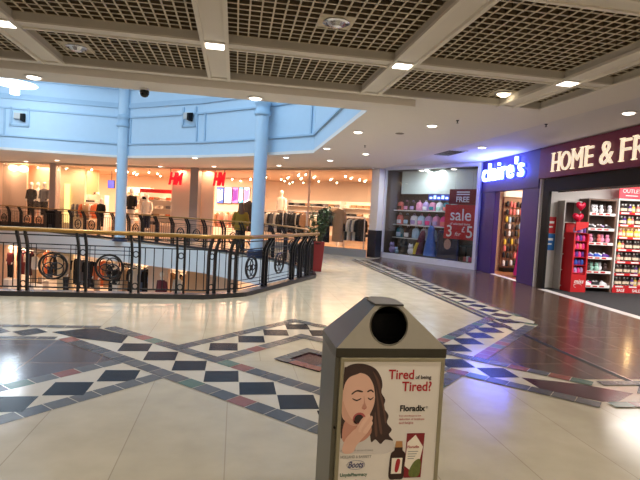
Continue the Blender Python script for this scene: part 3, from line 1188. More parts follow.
put_mann(31, 0.55, 182, 217, 'white mannequin in black jacket, left of the three in the display window', CB, CB)
put_mann(37.5, 1.15, 182, 217, 'white mannequin in ivory top, middle of the three in the display window', CW, CB, skirt=True)
put_mann(44, 0.6, 182, 217, 'white mannequin in patterned dark top, right of the three in the display window', CG, CB)
put_mann(101, 0.8, 198, 228, 'mannequin all in black beside the shelf, left of the far blue column', CB, CB)
put_mann(131, 1.6, 188, 226, 'mannequin in large black sweatshirt just right of the far blue column', CB, CW)
put_mann(147, 1.4, 194, 230, 'mannequin in ivory top and dark trousers before the red-topped shelf', CW, CN)
put_mann(281, 2.5, 190, 226, 'white bust mannequin in ivory at the shop window right of the near column', CW, CT)

for px, off, e in ((6, .45, 34), (24, .5, 30), (40, .45, 36), (70, .6, 34), (178, .25, 14), (205, .25, 12)):
    x, y, a = plan(px, off)
    light('display_window_fill', 'AREA', (x, y, ZH - .06), e, SHOPWARM, .5)  # fill lights added to brighten the display panels, no fittings
# garments on hangers
def make_garment(name, label, m, group, ln=0.72, hw=0.2, sleeves=True, m2=None):
    t = thing(name, label, 'clothing', (0, 0, 0), 0, group)
    b = MB()
    b.loft([(0, 0, -ln, hw * 1.08, .055), (0, 0, -ln * .5, hw, .06), (0, 0, -.2, hw * 1.02, .06), (0, 0, -.1, hw * 1.0, .05), (0, 0, -.05, hw * .45, .04), (0, 0, -.03, hw * .3, .035)], 12)
    if sleeves:
        for sx in (-1, 1):
            b.tube([(sx * hw * .9, 0, -.11), (sx * hw * 1.2, 0, -.32), (sx * hw * 1.22, 0, -.58)], [.055, .05, .045], 8)
    b.build('garment', m, t, smooth=True)
    b = MB()
    b.tube([(0, 0, -.04), (0, 0, .0), (.02, 0, .025), (0, 0, .045), (-.02, 0, .03)], .005, 5)
    b.tube([(-hw * .85, 0, -.085), (0, 0, -.035), (hw * .85, 0, -.085)], .008, 5)
    b.build('hanger', CHROME, t)
    return t


PROT = {}
LISTC = {'black': CB, 'grey': CG, 'ivory': CW, 'orange': CO, 'tan': CT, 'wine': CR, 'denim blue': CBL, 'pink': CP, 'navy': CN}


def garment(col, loc, rz, where, ln=0.72, scale=None):
    key = (col, ln)
    lab = '%s garment on a hanger %s' % (col, where)
    grp = '%s garments %s' % (col, where)
    if key not in PROT:
        o = make_garment('hanging_garment', lab, LISTC[col], grp, ln)
        PROT[key] = o
        o.location = loc
        o.rotation_euler = (0, 0, rz)
        if scale:
            o.scale = (scale,) * 3
    else:
        o = dup(PROT[key], loc, rz, lab, grp)
        o.scale = (scale or 1,) * 3
    return o


def rack(x, y, z, rz, wd, ht, cols, where, label, ln=0.72, white=True, ends=True):
    t = thing('clothes_rail', label, 'clothes rail', (x, y, z), rz)
    m = WHITEP if white else CHROME
    for sx in (-1, 1):
        b = MB()
        b.tube([(sx * wd / 2, 0, 0.03), (sx * wd / 2, 0, ht)], .022, 8)
        b.build('upright', m, t, smooth=True)
        b = MB()
        b.box((sx * wd / 2 - .03, -.25, 0.0), (sx * wd / 2 + .03, .25, .03))
        b.build('foot', m, t)
    b = MB()
    b.tube([(-wd / 2, 0, ht), (wd / 2, 0, ht)], .02, 8)
    b.build('hanging_bar', m, t, smooth=True)
    n = len(cols)
    for i, c in enumerate(cols):
        lx = -wd / 2 + wd * (i + 0.6) / (n + 0.2)
        p = Vector((x + lx * math.cos(rz), y + lx * math.sin(rz), z + ht - 0.045))
        garment(c, p, rz + PI / 2 + random.uniform(-.5, .25), where, ln)
    return t


def put_rack(px, off, cols, where, label, wd=1.2, ht=1.5, ln=0.72, z=0.005, turn=0.0):
    x, y, a = plan(px, off)
    return rack(x, y, z, a + turn, wd, ht, cols, where, label, ln)


B_, I_, G_, T_, O_ = 'black', 'ivory', 'grey', 'tan', 'orange'
put_rack(272, 1.2, [B_, B_, I_, B_, G_, I_, B_], 'on the rail right beside the near column', 'white clothes rail of black and ivory clothes right of the near column', 1.3, 1.62, 0.95)
put_rack(295, 1.5, [B_, G_, B_, B_, I_, B_, T_], 'on the rail behind the potted plant', 'white clothes rail behind the potted plant', 1.3, 1.65, 0.95)
put_rack(313, 3.0, [I_, I_, B_, I_, I_, T_], 'on the deep rail seen above the red pot', 'white clothes rail deep in the shop above the red pot', 1.2, 1.5, 0.8)
put_rack(355, 1.0, [I_, B_, I_, G_, I_, B_, B_], 'on the front rail beside the shop end', 'white clothes rail at the right end of the fashion shop window', 0.95, 1.55, 0.95)
put_rack(356, 2.8, [G_, I_, B_, T_, I_], 'on the second rail near the shop end', 'white clothes rail behind the one at the shop end', 1.0, 1.5, 0.8)
put_rack(85, 1.4, [G_, G_, O_, T_, I_, O_], 'on the rail in the left display', 'white clothes rail of grey and orange clothes left of the far column', 1.6, 1.55, 0.8)
put_rack(226, 1.8, ['pink', T_, 'pink', I_, 'pink', T_, 'pink'], 'on the rail under the video screens', 'white clothes rail of pink clothes under the video screens', 1.7, 1.45, 0.75)
put_rack(222, 3.6, ['pink', I_, 'pink', O_, T_], 'on the back rail under the video screens', 'second white clothes rail of pale clothes behind the pink one', 1.8, 1.5, 0.75)
# big jackets shown front on, hung on high display bars
for px, off, py0, ln, c, lab in ((325, 0.7, 207, 1.1, 'black', 'front-facing in the window above the red pot'), (339, 0.8, 208, 1.05, 'tan', 'front-facing in the window, second from the red pot'), (249, 2.4, 200, 1.2, 'black', 'front-facing left of the near column')):
    x, y, a = plan(px, off)
    z = zpx(px, py0, x, y)
    o = garment(c, (x, y, z), a, lab, ln, 1.35)
    t = thing('garment_stand', 'slim white stand carrying the %s jacket %s' % (c, lab), 'stand', (x, y + 0.12, 0.005), a)
    b = MB()
    b.tube([(0, 0, 0.02), (0, 0, z + 0.05)], .016, 8)
    b.build('pole', WHITEP, t, smooth=True)
    b = MB()
    b.box((-.2, -.16, 0), (.2, .16, .02))
    b.build('base_plate', WHITEP, t)
    b = MB()
    b.tube([(0, 0, z + 0.05), (0, -.12, z + 0.05)], .012, 6)
    b.build('arm', WHITEP, t)

# shelving inside the shop
def shelf_unit(px, off, wd, ht, label, boards, header=None, z=0.005, dp=0.4):
    x, y, a = plan(px, off)
    t = thing('shelf_unit', label, 'shelf', (x, y, z), a)
    for sx in (-1, 1):
        b = MB()
        b.box((sx * wd / 2 - .025, 0, 0), (sx * wd / 2 + .025, dp, ht))
        b.build('side_panel', WHITEP, t)
    b = MB()
    b.box((-wd / 2, dp - .02, 0), (wd / 2, dp, ht))
    b.build('back_panel', SHOPW, t)
    for z_ in boards:
        b = MB()
        b.box((-wd / 2 + .025, 0, z_), (wd / 2 - .025, dp - .02, z_ + .025))
        b.build('shelf', WHITEP, t)
    if header:
        b = MB()
        b.box((-wd / 2, -.02, ht), (wd / 2, .02, ht + .2))
        b.build('header', header, t)
    return t, x, y, a


folded = None


def fold(loc, rz, c, lab, grp):
    global folded
    key = 'fold' + c
    if key not in PROT:
        b = MB()
        for k in range(3):
            b.loft([(0, 0, .05 * k, .14, .11), (0, 0, .05 * k + .012, .155, .125), (0, 0, .05 * k + .036, .155, .125), (0, 0, .05 * k + .048, .14, .11)], 12, pw=5)
        o = b.build('folded_clothes', LISTC[c], None, loc, rz, smooth=True)
        tag(o, lab, 'clothing', grp)
        PROT[key] = o
    else:
        o = PROT[key].copy()
        COL.objects.link(o)
        o.location = loc
        o.rotation_euler = (0, 0, rz)
        o['label'], o['group'] = lab, grp
    return o


def fill(unit, wd, zs, n, cols, where):
    t, x, y, a = unit
    for z_ in zs:
        for i in range(n):
            lx = -wd / 2 + wd * (i + .5) / n
            c = random.choice(cols)
            fold((x + lx * math.cos(a) - .18 * math.sin(a), y + lx * math.sin(a) + .18 * math.cos(a), z_ + .03 + .005), a, c, 'small %s pile of folded clothes %s' % (c, where), '%s folded clothes %s' % (c, where))


u = shelf_unit(155, 2.2, 1.9, 2.25, 'white shelf unit with red header boards below the left red sign', (0.5, 0.95, 1.4, 1.85), RED)
fill(u, 1.8, (0.5, 0.95, 1.4, 1.85), 5, ['ivory', 'black', 'tan', 'orange', 'grey'], 'on the red-topped shelf')
u = shelf_unit(137, 4.2, 1.6, 2.6, 'glowing wooden shelf niche deep in the shop right of the far column', (0.6, 1.1, 1.6, 2.1))
fill(u, 1.5, (0.6, 1.1, 1.6, 2.1), 4, ['ivory', 'tan'], 'in the glowing niche')
u = shelf_unit(93, 2.6, 1.4, 2.0, 'white shelf unit holding hats left of the far column', (0.5, 1.0, 1.5))
fill(u, 1.3, (0.5, 1.0, 1.5), 4, ['grey', 'black', 'ivory'], 'on the hat shelf')
u = shelf_unit(312, 5.0, 3.4, 2.3, 'long white wall shelf at the back of the shop behind the plant', (0.5, 1.0, 1.5, 1.95))
fill(u, 3.3, (1.0, 1.5, 1.95), 9, ['black', 'ivory', 'tan', 'grey'], 'on the long back shelf')
u = shelf_unit(362, 5.2, 2.4, 2.3, 'white wall shelf at the back near the shop end', (0.5, 1.0, 1.5, 1.95))
fill(u, 2.3, (0.5, 1.0, 1.5, 1.95), 6, ['ivory', 'tan', 'black'], 'on the shelf near the shop end')
for px, py, c, lab in ((95, 188, CB, 'black brimmed hat on top of the white hat shelf'), (97, 193, CW, 'ivory brimmed hat on top of the white hat shelf')):
    x, y, a = plan(px, 2.75)
    t = thing('hat', lab, 'hat', (x, y, 2.005))
    b = MB()
    b.lathe([(.2, 0), (.21, .012), (.11, .02), (.1, .12), (.06, .15), (0, .155)], n=18)
    b.build('crown', c, t, smooth=True)
    b = MB()
    b.lathe([(.112, .025), (.114, .05), (.105, .05)], n=18)
    b.build('band', CT, t, smooth=True)

# hanging red signs, two lettered panels each
for px, off, py0, py1, lab in ((174, 0.25, 171.5, 184, 'left hanging red letter sign at the fashion shop entrance'), (217.5, 0.25, 171.5, 185, 'right hanging red letter sign next to the video screens')):
    x, y, a = plan(px, off)
    z0, z1 = zpx(px, py1, x, y), zpx(px, py0, x, y)
    t = thing('hanging_sign', lab, 'sign', (x, y, z0), a)
    b = MB()
    hgt = z1 - z0
    b.text('H', (-0.34, -0.03, 0), (1, 0, 0), (0, 0, 1), hgt * 1.30, 0.06, 0.04, 0.28, sx=0.62)
    b.build('letter', mat('glowing_red', (236, 18, 42), 0.4, emit=0.5), t)
    b = MB()
    b.text('M', (0.02, -0.03, 0), (1, 0, 0), (0, 0, 1), hgt * 1.30, 0.06, 0.04, 0.28, sx=0.54)
    b.build('letter', mat('glowing_red', (236, 18, 42)), t)
    b = MB()
    b.text('&', (-0.02, -0.05, 0.02), (1, 0, 0), (0, 0, 1), hgt * 0.55, 0.05, 0.02, 0.28, sx=0.6)
    b.build('ampersand', mat('glowing_red', (236, 18, 42)), t)
    b = MB()
    for sx in (-.26, .36):
        b.tube([(sx, 0.0, hgt * .9), (sx, 0.0, ZH - z0 - 0.003)], .012, 6)
    b.build('hanging_rods', BLACK, t)

# video wall
SCR = [((70, 96, 190), 1.2), ((196, 206, 236), 2.0), ((232, 120, 190), 1.4), ((96, 178, 208), 1.6), ((214, 196, 222), 1.8)]
for i, (pa, pb) in enumerate(((216, 223), (223.6, 231), (231.6, 237.5), (238, 242.5), (243, 249))):
    x0, y0, a = plan(pa, 5.2)
    x1, y1, _ = plan(pb, 5.2)
    z0, z1 = zpx(pa, 203, x0, y0), min(zpx(pa, 187, x0, y0), ZH - 0.05)
    L = math.hypot(x1 - x0, y1 - y0)
    t = thing('video_screen', ('blue', 'white', 'magenta', 'turquoise', 'pale lilac')[i] + ' glowing video screen on the wall above the pink clothes', 'screen', (x0, y0, 0), math.atan2(y1 - y0, x1 - x0))
    b = MB()
    b.box((0, 0, z0), (L, .06, z1))
    b.build('casing', BLACK, t)
    b = MB()
    b.box((0.02, -.008, z0 + .02), (L - .02, 0, z1 - .02))
    b.build('display', mat('screen_%d' % i, SCR[i][0], 0.3, emit=SCR[i][1], var=0.2, scale=3), t)
    b = MB()
    for k in range(3):
        cx_ = L * (0.25 + 0.25 * k)
        b.box((cx_ - .06, -.012, z0 + .1 + .05 * k), (cx_ + .05, -.008, z1 - .12 - .07 * (k % 2)))
    b.build('picture', mat('picture_%d' % i, ((206, 216, 240), (150, 160, 210), (120, 60, 150), (236, 236, 246), (220, 130, 180))[i], 0.3, emit=1.0), t)
for pa, pb, py0, py1, cc, lab in ((107, 113.5, 180, 188, (60, 70, 190), 'dark blue glowing screen left of the far column'),):
    x0, y0, a = plan(pa, 3.2)
    x1, y1, _ = plan(pb, 3.2)
    L = math.hypot(x1 - x0, y1 - y0)
    z0, z1 = zpx(pa, py1, x0, y0), zpx(pa, py0, x0, y0)
    t = thing('video_screen', lab, 'screen', (x0, y0, 0), math.atan2(y1 - y0, x1 - x0))
    b = MB()
    b.box((0, 0, z0), (L, .06, z1))
    b.build('casing', BLACK, t)
    b = MB()
    b.box((.02, -.008, z0 + .02), (L - .02, 0, z1 - .02))
    b.build('display', mat('screen_9', cc, 0.3, emit=1.2, var=0.5, scale=4), t)
    b = MB()
    b.tube([(L / 2, .04, z1), (L / 2, .04, ZH - .002)], .015, 6)
    b.build('mount', BLACK, t)

# spotlights under the shop ceiling
spots = [(91, 167), (116, 168), (127, 170), (133, 172), (136, 175), (120, 172), (157, 171), (160, 176), (148, 169), (205, 172), (222, 177), (231, 177), (240, 180), (249, 176), (265, 172), (280, 175), (284, 178), (287, 173), (292, 180), (297, 169), (300, 174), (305, 168), (313, 172), (318, 178), (303, 181), (330, 175), (344, 170), (350, 173), (358, 175), (364, 177), (289, 183), (336, 180), (66, 167), (38, 166)]
sp = None
for i, (px, py) in enumerate(spots):
    off = 0.8 + max(0, py - 168) * 0.38
    x, y, a = plan(px, off)
    z = min(zpx(px, py, x, y), ZH - 0.14)
    lab, grp = 'small bright spotlight under the fashion shop ceiling', 'spotlights under the fashion shop ceiling'
    if sp is None:
        sp = thing('track_spotlight', lab, 'spotlight', (x, y, ZH), 0, grp)
        b = MB()
        b.tube([(0, 0, 0), (0, 0, -.1)], .012, 6)
        b.build('stem', CHROME, sp)
        b = MB()
        b.tube([(0, .06, -.1), (0, -.07, -.16)], [.035, .05], 12)
        b.build('can', WHITEP, sp, smooth=True)
        b = MB()
        b.ball((0, -.075, -.163), (.05, .02, .05), 12, 6)
        b.build('lamp', LAMPW, sp, smooth=True)
    else:
        dup(sp, (x, y, ZH), a + random.uniform(-.4, .4), lab, grp)
gp = None
for px, py, lab in ((12.5, 168, 'left round white globe lamp in the leftmost display window'), (22.5, 169, 'right round white globe lamp in the leftmost display window')):
    x, y, a = plan(px, 0.5)
    z = zpx(px, py, x, y)
    t = thing('globe_lamp', lab, 'lamp', (x, y, z))
    b = MB()
    b.ball((0, 0, 0), (.24, .24, .17), 20, 10)
    b.build('shade', mat('globe_glow', (255, 238, 206), 0.4, emit=3.0), t, smooth=True)
    b = MB()
    b.tube([(0, 0, .17), (0, 0, max(.2, ZH - z - 0.002))], .01, 6)
    b.build('cord', BLACK, t)

# person
x, y = on_line(240.5, 225, (-9, 20.0), (9, 20.0)).xy
t = thing('person', 'person in a mustard coat with long brown hair walking behind the far railing', 'person', (x, y, 0), 0.15)
t.scale = (1.06, 1.06, 1.06)


def skin(name, edges_pts, mat_, parent, radii, sub=2):
    me = bpy.data.meshes.new(name)
    vs, es, rs, idx = [], [], [], {}
    for chain in edges_pts:
        for i, k in enumerate(chain):
            if k not in idx:
                idx[k] = len(vs)
                vs.append(radii[k][0])
                rs.append(radii[k][1])
            if i:
                es.append((idx[chain[i - 1]], idx[k]))
    me.from_pydata(vs, es, [])
    me.materials.append(mat_)
    o = bpy.data.objects.new(name, me)
    COL.objects.link(o)
    o.parent = parent
    m1 = o.modifiers.new('skin', 'SKIN')
    m1.use_smooth_shade = True
    lay = me.skin_vertices[0].data
    for i, r_ in enumerate(rs):
        lay[i].radius = r_ if isinstance(r_, tuple) else (r_, r_)
        lay[i].use_root = i == 0
    m2 = o.modifiers.new('sub', 'SUBSURF')
    m2.levels = m2.render_levels = sub
    return o


J = {'pel': ((0, 0, .92), (.15, .11)), 'wai': ((0, 0, 1.1), (.13, .09)), 'che': ((0, 0, 1.3), (.16, .10)), 'nec': ((0, .01, 1.43), (.07, .06)), 'nk2': ((0, 0, 1.5), .05), 'hd1': ((0, -.01, 1.57), (.07, .085)), 'hd2': ((0, -.015, 1.65), (.078, .095)), 'hd3': ((0, 0, 1.71), (.05, .06))}
ch = [['pel', 'wai', 'che', 'nec', 'nk2', 'hd1', 'hd2', 'hd3']]
for n_, sx, st_ in (('l', -1, .16), ('r', 1, -.14)):
    J.update({'hip' + n_: ((sx * .09, 0, .86), .09), 'kne' + n_: ((sx * .1, -st_ * .6, .48), .058), 'ank' + n_: ((sx * .1, -st_ * .5 + (.12 if st_ < 0 else -.05), .09), .04), 'toe' + n_: ((sx * .1, -st_ * .5 + (.12 if st_ < 0 else -.05) + .15, .04), .035),
              'sho' + n_: ((sx * .17, 0, 1.37), .06), 'elb' + n_: ((sx * .24, st_ * .3, 1.1), .042), 'wri' + n_: ((sx * .25, st_ * .9 + .08, .88), .03), 'pal' + n_: ((sx * .25, st_ * .9 + .1, .80), (.018, .038)), })
    ch += [['pel', 'hip' + n_, 'kne' + n_, 'ank' + n_, 'toe' + n_], ['che', 'sho' + n_, 'elb' + n_, 'wri' + n_, 'pal' + n_]]
    for k, (dy, ln) in enumerate(((-.028, .07), (-.01, .085), (.01, .08), (.028, .065))):
        b0 = J['pal' + n_][0]
        J['f%s%d' % (n_, k)] = ((b0[0], b0[1] + dy, b0[2] - .04), .010)
        J['g%s%d' % (n_, k)] = ((b0[0] - sx * .012, b0[1] + dy + .008, b0[2] - .04 - ln), .008)
        ch.append(['pal' + n_, 'f%s%d' % (n_, k), 'g%s%d' % (n_, k)])
    b0 = J['wri' + n_][0]
    J['t' + n_] = ((b0[0] - sx * .02, b0[1] + .045, b0[2] - .08), .010)
    ch.append(['pal' + n_, 't' + n_])
skin('body', ch, mat('skin_tone', (206, 160, 134), 0.6), t, J)
b = MB()
b.loft([(0, 0, .74, .24, .17), (0, 0, .92, .225, .165), (0, 0, 1.1, .2, .15), (0, 0, 1.3, .215, .145), (0, 0, 1.4, .2, .115), (0, 0, 1.45, .12, .09), (0, 0, 1.5, .085, .08)], 20)
for sx, st_ in ((-1, .16), (1, -.14)):
    b.tube([(sx * .165, 0, 1.4), (sx * .215, 0, 1.3), (sx * .25, st_ * .3, 1.1), (sx * .255, st_ * .85 + .06, .9)], [.075, .075, .065, .05], 12)
b.build('coat', mat('mustard_wool', (140, 106, 22), 0.9, var=0.15, scale=20), t, smooth=True)
b = MB()
for sx, st_ in ((-1, .16), (1, -.14)):
    y1 = -st_ * .6
    y2 = -st_ * .5 + (.12 if st_ < 0 else -.05)
    b.tube([(sx * .09, 0, .9), (sx * .1, y1, .48), (sx * .1, y2, .1)], [.11, .08, .065], 12)
b.build('trousers', CB, t, smooth=True)
b = MB()
for sx, st_ in ((-1, .16), (1, -.14)):
    y2 = -st_ * .5 + (.12 if st_ < 0 else -.05)
    b.loft([(sx * .1, y2 + .05, 0.0, .05, .13), (sx * .1, y2 + .05, .05, .05, .13), (sx * .1, y2 + .0, .11, .05, .07)], 12)
b.build('shoes', BLACK, t, smooth=True)
b = MB()
b.loft([(0, -.10, 1.30, .07, .03), (0, -.09, 1.38, .115, .05), (0, -.05, 1.48, .12, .085), (0, -.02, 1.6, .112, .115), (0, -.015, 1.7, .098, .108), (0, -.01, 1.76, .06, .07), (0, -.01, 1.785, .01, .01)], 18)
b.build('hair', mat('brown_hair', (100, 66, 40), 0.6, var=0.3, scale=30), t, smooth=True)

# ------------------------------------------------------------------ lower storey shop under the far side
LF = shift(VOID_FAR[::-1][0:6], 0)                                        # runs left to right
LF = VOID_FAR[::-1]
LI = shift(LF, 0.8)
LB = shift(LF, 5.0)
b = MB()
curtain(b, LB, -4.1, -0.86, 0.1)
struct(b.build('wall_lower_back', SHOPW))


def lplan(px, off):
    r_ = on_poly(px, 280, shift(LF, off))
    return r_[1].x, r_[1].y, r_[2]


for px0, px1, off, m, lab in ((148, 168, 1.0, PINKW, 'warm beige lower floor wall panel left of the tan ones'), (186, 206, 0.9, mat('tan_panel', (216, 168, 128)), 'tan lower floor wall panel under the far walkway'), (208, 236, 0.9, PINKW, 'pale beige lower floor wall panel under the near column'), (57, 72, 1.2, mat('cream_panel', (226, 206, 168)), 'cream lower floor display panel seen through the left railing medallion'), (-6, 14, 1.6, PINKW, 'beige lower floor panel at the far left')):
    xa, ya, a = lplan(px0, off)
    xb, yb, _ = lplan(px1, off)
    b = MB()
    b.box((0, 0, -4.1), (math.hypot(xb - xa, yb - ya), .12, -0.86))
    tag(b.build('display_partition', m, None, (xa, ya, 0), math.atan2(yb - ya, xb - xa)), lab, 'panel')
k = 0
for (px, off, cols, lab), short in zip(((30, 1.6, ['wine', 'wine', I_, 'wine', B_, T_], 'of wine red clothes on the lower floor at far left'), (85, 1.4, [B_, B_, G_, B_, 'navy', B_], 'of black clothes on the lower floor between the medallions'),
                           (108, 2.0, [T_, O_, T_, I_, O_], 'of tan clothes on the lower floor behind the right medallion'), (124, 1.3, [B_, I_, I_, T_, B_, I_], 'of ivory clothes on the lower floor'), (152, 1.6, [G_, 'denim blue', B_, B_, 'denim blue', T_, 'wine', B_], 'of denim clothes on the lower floor'), (172, 1.8, [T_, 'wine', T_, B_, T_], 'of brown clothes on the lower floor beside the tan panel'), (58, 2.6, [O_, 'wine', T_, B_, I_, 'wine', B_], 'of mixed clothes on the lower floor behind the left medallion'), (14, 2.2, ['wine', B_, 'wine', T_, B_], 'of dark clothes deep on the lower floor at the left edge'), (136, 2.4, [B_, B_, G_, B_, T_, B_], 'of black clothes on the lower floor left of the denim ones')), ('wine rail downstairs', 'black rail downstairs', 'tan rail downstairs', 'ivory rail downstairs', 'denim rail downstairs', 'brown rail downstairs', 'mixed rail downstairs', 'leftmost rail downstairs', 'second black rail downstairs')):
    x, y, a = lplan(px, off)
    rack(x, y, -4.1, a, 2.1, 2.85, cols, 'on the ' + short, 'white clothes rail ' + lab, 1.3)
for px, off, top, bot, lab in ((10, 1.2, CR, CB, 'lower floor mannequin in wine red at far left'), (35, 1.0, CW, CT, 'lower floor mannequin in ivory between posts of the near railing'), (66, 0.55, CT, CB, 'lower floor mannequin in tan beside the left medallion'), (97, 1.1, CO, CT, 'lower floor mannequin in orange behind the right medallion'), (116, 1.0, CB, CW, 'lower floor mannequin in black right of the right medallion'), (23, 2.6, CB, CR, 'lower floor mannequin in black top and wine skirt at far left'), (50, 2.4, CT, CN, 'lower floor mannequin in tan seen inside the left medallion'), (141, 1.9, CN, CB, 'lower floor mannequin in navy left of the denim rail'), (162, 0.4, CR, CB, 'lower floor mannequin in wine red by the denim rail'), (178, 1.1, CW, CN, 'lower floor mannequin in ivory left of the tan panel')):
    x, y, a = lplan(px, off)
    p = thing('display_plinth', 'white plinth carrying the ' + lab, 'plinth', (x, y, -4.1), a)
    b = MB()
    b.box((-.27, -.25, 0), (.27, .25, 1.2))
    b.build('block', WHITEP, p, bevel=.01)
    mannequin('mannequin', lab, x, y, -4.1 + 1.202, a, top, bot)

# ------------------------------------------------------------------ potted plant behind the railing end
t = thing('potted_plant', 'leafy green plant in a tall red tapered pot behind the railing end', 'plant', (2.27, 13.74, 0))
b = MB()
b.loft([(0, 0, 0, .19, .19), (0, 0, .82, .26, .26), (0, 0, .84, .26, .26), (0, 0, .84, .235, .235), (0, 0, .79, .23, .23)], 4)
for i in range(len(b.v)):
    x_, y_, z_ = b.v[i]
    b.v[i] = ((x_ - y_) * .72, (x_ + y_) * .72, z_)
b.build('pot', mat('red_pot', (128, 16, 26), 0.35), t, bevel=.008)
b = MB()
b.loft([(0, 0, .76, .2, .2), (0, 0, .795, .2, .2)], 16)
b.build('soil', mat('soil', (52, 38, 30), 0.9, var=.3, scale=30), t)
b = MB()
bl = MB()
for i in range(17):
    a = i * 2.4
    r1 = .04 + .12 * random.random()
    tip = Vector((math.cos(a) * (.14 + .36 * random.random()), math.sin(a) * (.14 + .36 * random.random()), 1.15 + .68 * random.random()))
    st0 = Vector((math.cos(a) * r1, math.sin(a) * r1, .79))
    mid = (st0 + tip) / 2 + Vector((0, 0, .08))
    b.tube([st0, mid, tip], [.01, .008, .004], 5)
    for k in range(12):
        f = .25 + .75 * k / 11
        p = st0.lerp(mid, f * 2) if f < .5 else mid.lerp(tip, f * 2 - 1)
        th = random.random() * 2 * PI
        d = Vector((math.cos(th), math.sin(th), .25 + .5 * random.random())).normalized()
        ln = .13 + .12 * random.random()
        sd = d.cross(Vector((0, 0, 1))).normalized() * ln * .2
        dn = Vector((0, 0, -.03))
        bl.add([p, p + d * ln * .45 + sd, p + d * ln + dn, p + d * ln * .45 - sd], [(0, 1, 2, 3)])
b.build('stems', mat('stem_green', (74, 84, 44), 0.7), t)
bl.build('foliage', mat('leaf_green', (44, 78, 40), 0.5, var=.35, scale=12), t)

# ================================================================== accessory shop: window
WR = math.atan2(WB[1] - WA[1], WB[0] - WA[0])
WC, WS = math.cos(WR), math.sin(WR)


def W(lx, ly, z):
    return (WA[0] + lx * WC - ly * WS, WA[1] + lx * WS + ly * WC, z)


# pilaster between the shops
t = thing('shop_pilaster', 'white pilaster with black granite foot left of the accessory shop window', 'pilaster', (5.38, 18.98, 0), WR + .15)
b = MB()
b.box((-.24, -.02, 1.07), (.12, .34, 3.49))
b.build('shaft', WHITEP, t)
b = MB()
b.box((-.26, -.05, 0), (.13, .36, 1.07))
b.build('granite_foot', mat('black_granite', (44, 44, 50), 0.25, var=.3, scale=40), t, bevel=.006)
b = MB()
for z in (.35, .7):
    b.box((-.262, -.052, z), (.132, -.049, z + .008))
b.build('joint', BLACK, t)
b = MB()
b.box((0, 0, 0), (4.36, .2, .2))
b.box((-.05, 0, .2), (.09, .14, 3.47))
b.box((4.24, 0, .2), (4.36, .14, 3.47))
b.box((-.05, 0, 3.47), (4.36, .2, 3.59))
struct(b.build('window_frame', mat('white_frame', (222, 222, 230), 0.5), None, (WA[0], WA[1], 0), WR))
b = MB()
b.box((.09, .06, .2), (4.24, .072, 3.47))
struct(b.build('window_4', GLASS, None, (WA[0], WA[1], 0), WR))
b = MB()
b.box((.09, .95, .2), (4.3, 1.05, 3.47))
b.box((-.02, .2, .2), (.05, 1.05, 3.47))
b.box((4.3, .2, .2), (4.36, 1.05, 3.47))
b.box((0, .2, .0), (4.36, 1.05, .2))
b.box((0, .2, 3.47), (4.36, 1.05, 3.55))
struct(b.build('wall_window_display', mat('slat_wall', (96, 82, 72), 0.6, var=.1), None, (WA[0], WA[1], 0), WR))
b = MB()
b.box((.42, .62, 2.57), (2.2, .66, 3.46))
b.box((2.215, .62, 2.57), (4.2, .66, 3.46))
tag(b.build('white_board', mat('pale_green_board', (214, 226, 220), 0.6), None, (WA[0], WA[1], 0), WR), 'pale blank board across the top of the accessory shop window', 'board')
for lx in (1.55, 3.0):
    q = W(lx, .4, 3.462)
    light('window_spot', 'SPOT', q, 45, (0.86, 1.0, 0.96), 0.05, aim=W(lx, .62, 2.75), spot=R(110))
    o = dup(dl, q, 0, 'downlight in the top of the accessory shop window, ' + ('left' if lx < 2 else 'right') + ' of the two')
    o.pop('group', None)
light('window_light', 'AREA', W(2.2, .35, 3.43), 85, (0.9, 0.95, 1.0), 3.8, 0.2)
q = W(2.75, .6, 2.32)
t = thing('neon_word', 'blue and pink glowing sign below the blank board in the accessory window', 'sign', W(1.75, .66, 2.34), WR)
b = MB()
b.box((0, 0, 0), (1.55, .05, .22))
b.build('backing', mat('neon_back', (60, 70, 150), 0.4, emit=.6), t)
b = MB()
for k in range(8):
    b.box((.08 + .18 * k, -.02, .05), (.18 + .18 * k, 0, .12 + .05 * (k % 2)))
b.build('glow_marks', mat('neon_pale', (150, 180, 255), 0.4, emit=3), t)


# goods in the window
def bag(name, label, m, m2, s=1.0, loc=(0, 0, 0), group=None):
    t = thing(name, label, 'bag', loc, WR, group)
    b = MB()
    b.loft([(0, 0, 0, .13 * s, .07 * s), (0, 0, .03 * s, .15 * s, .085 * s), (0, 0, .2 * s, .15 * s, .085 * s), (0, 0, .31 * s, .12 * s, .07 * s), (0, 0, .35 * s, .05 * s, .03 * s)], 14, pw=3)
    b.build('bag_body', m, t, smooth=True)
    b = MB()
    b.loft([(0, -.085 * s, .03 * s, .09 * s, .03 * s), (0, -.09 * s, .14 * s, .1 * s, .035 * s), (0, -.085 * s, .17 * s, .09 * s, .02 * s)], 12, pw=3)
    b.build('pocket', m2, t, smooth=True)
    b = MB()
    b.tube([(-.04 * s, 0, .34 * s), (-.03 * s, 0, .41 * s), (.03 * s, 0, .41 * s), (.04 * s, 0, .34 * s)], .01 * s, 6)
    b.build('handle', m2, t, smooth=True)
    return t


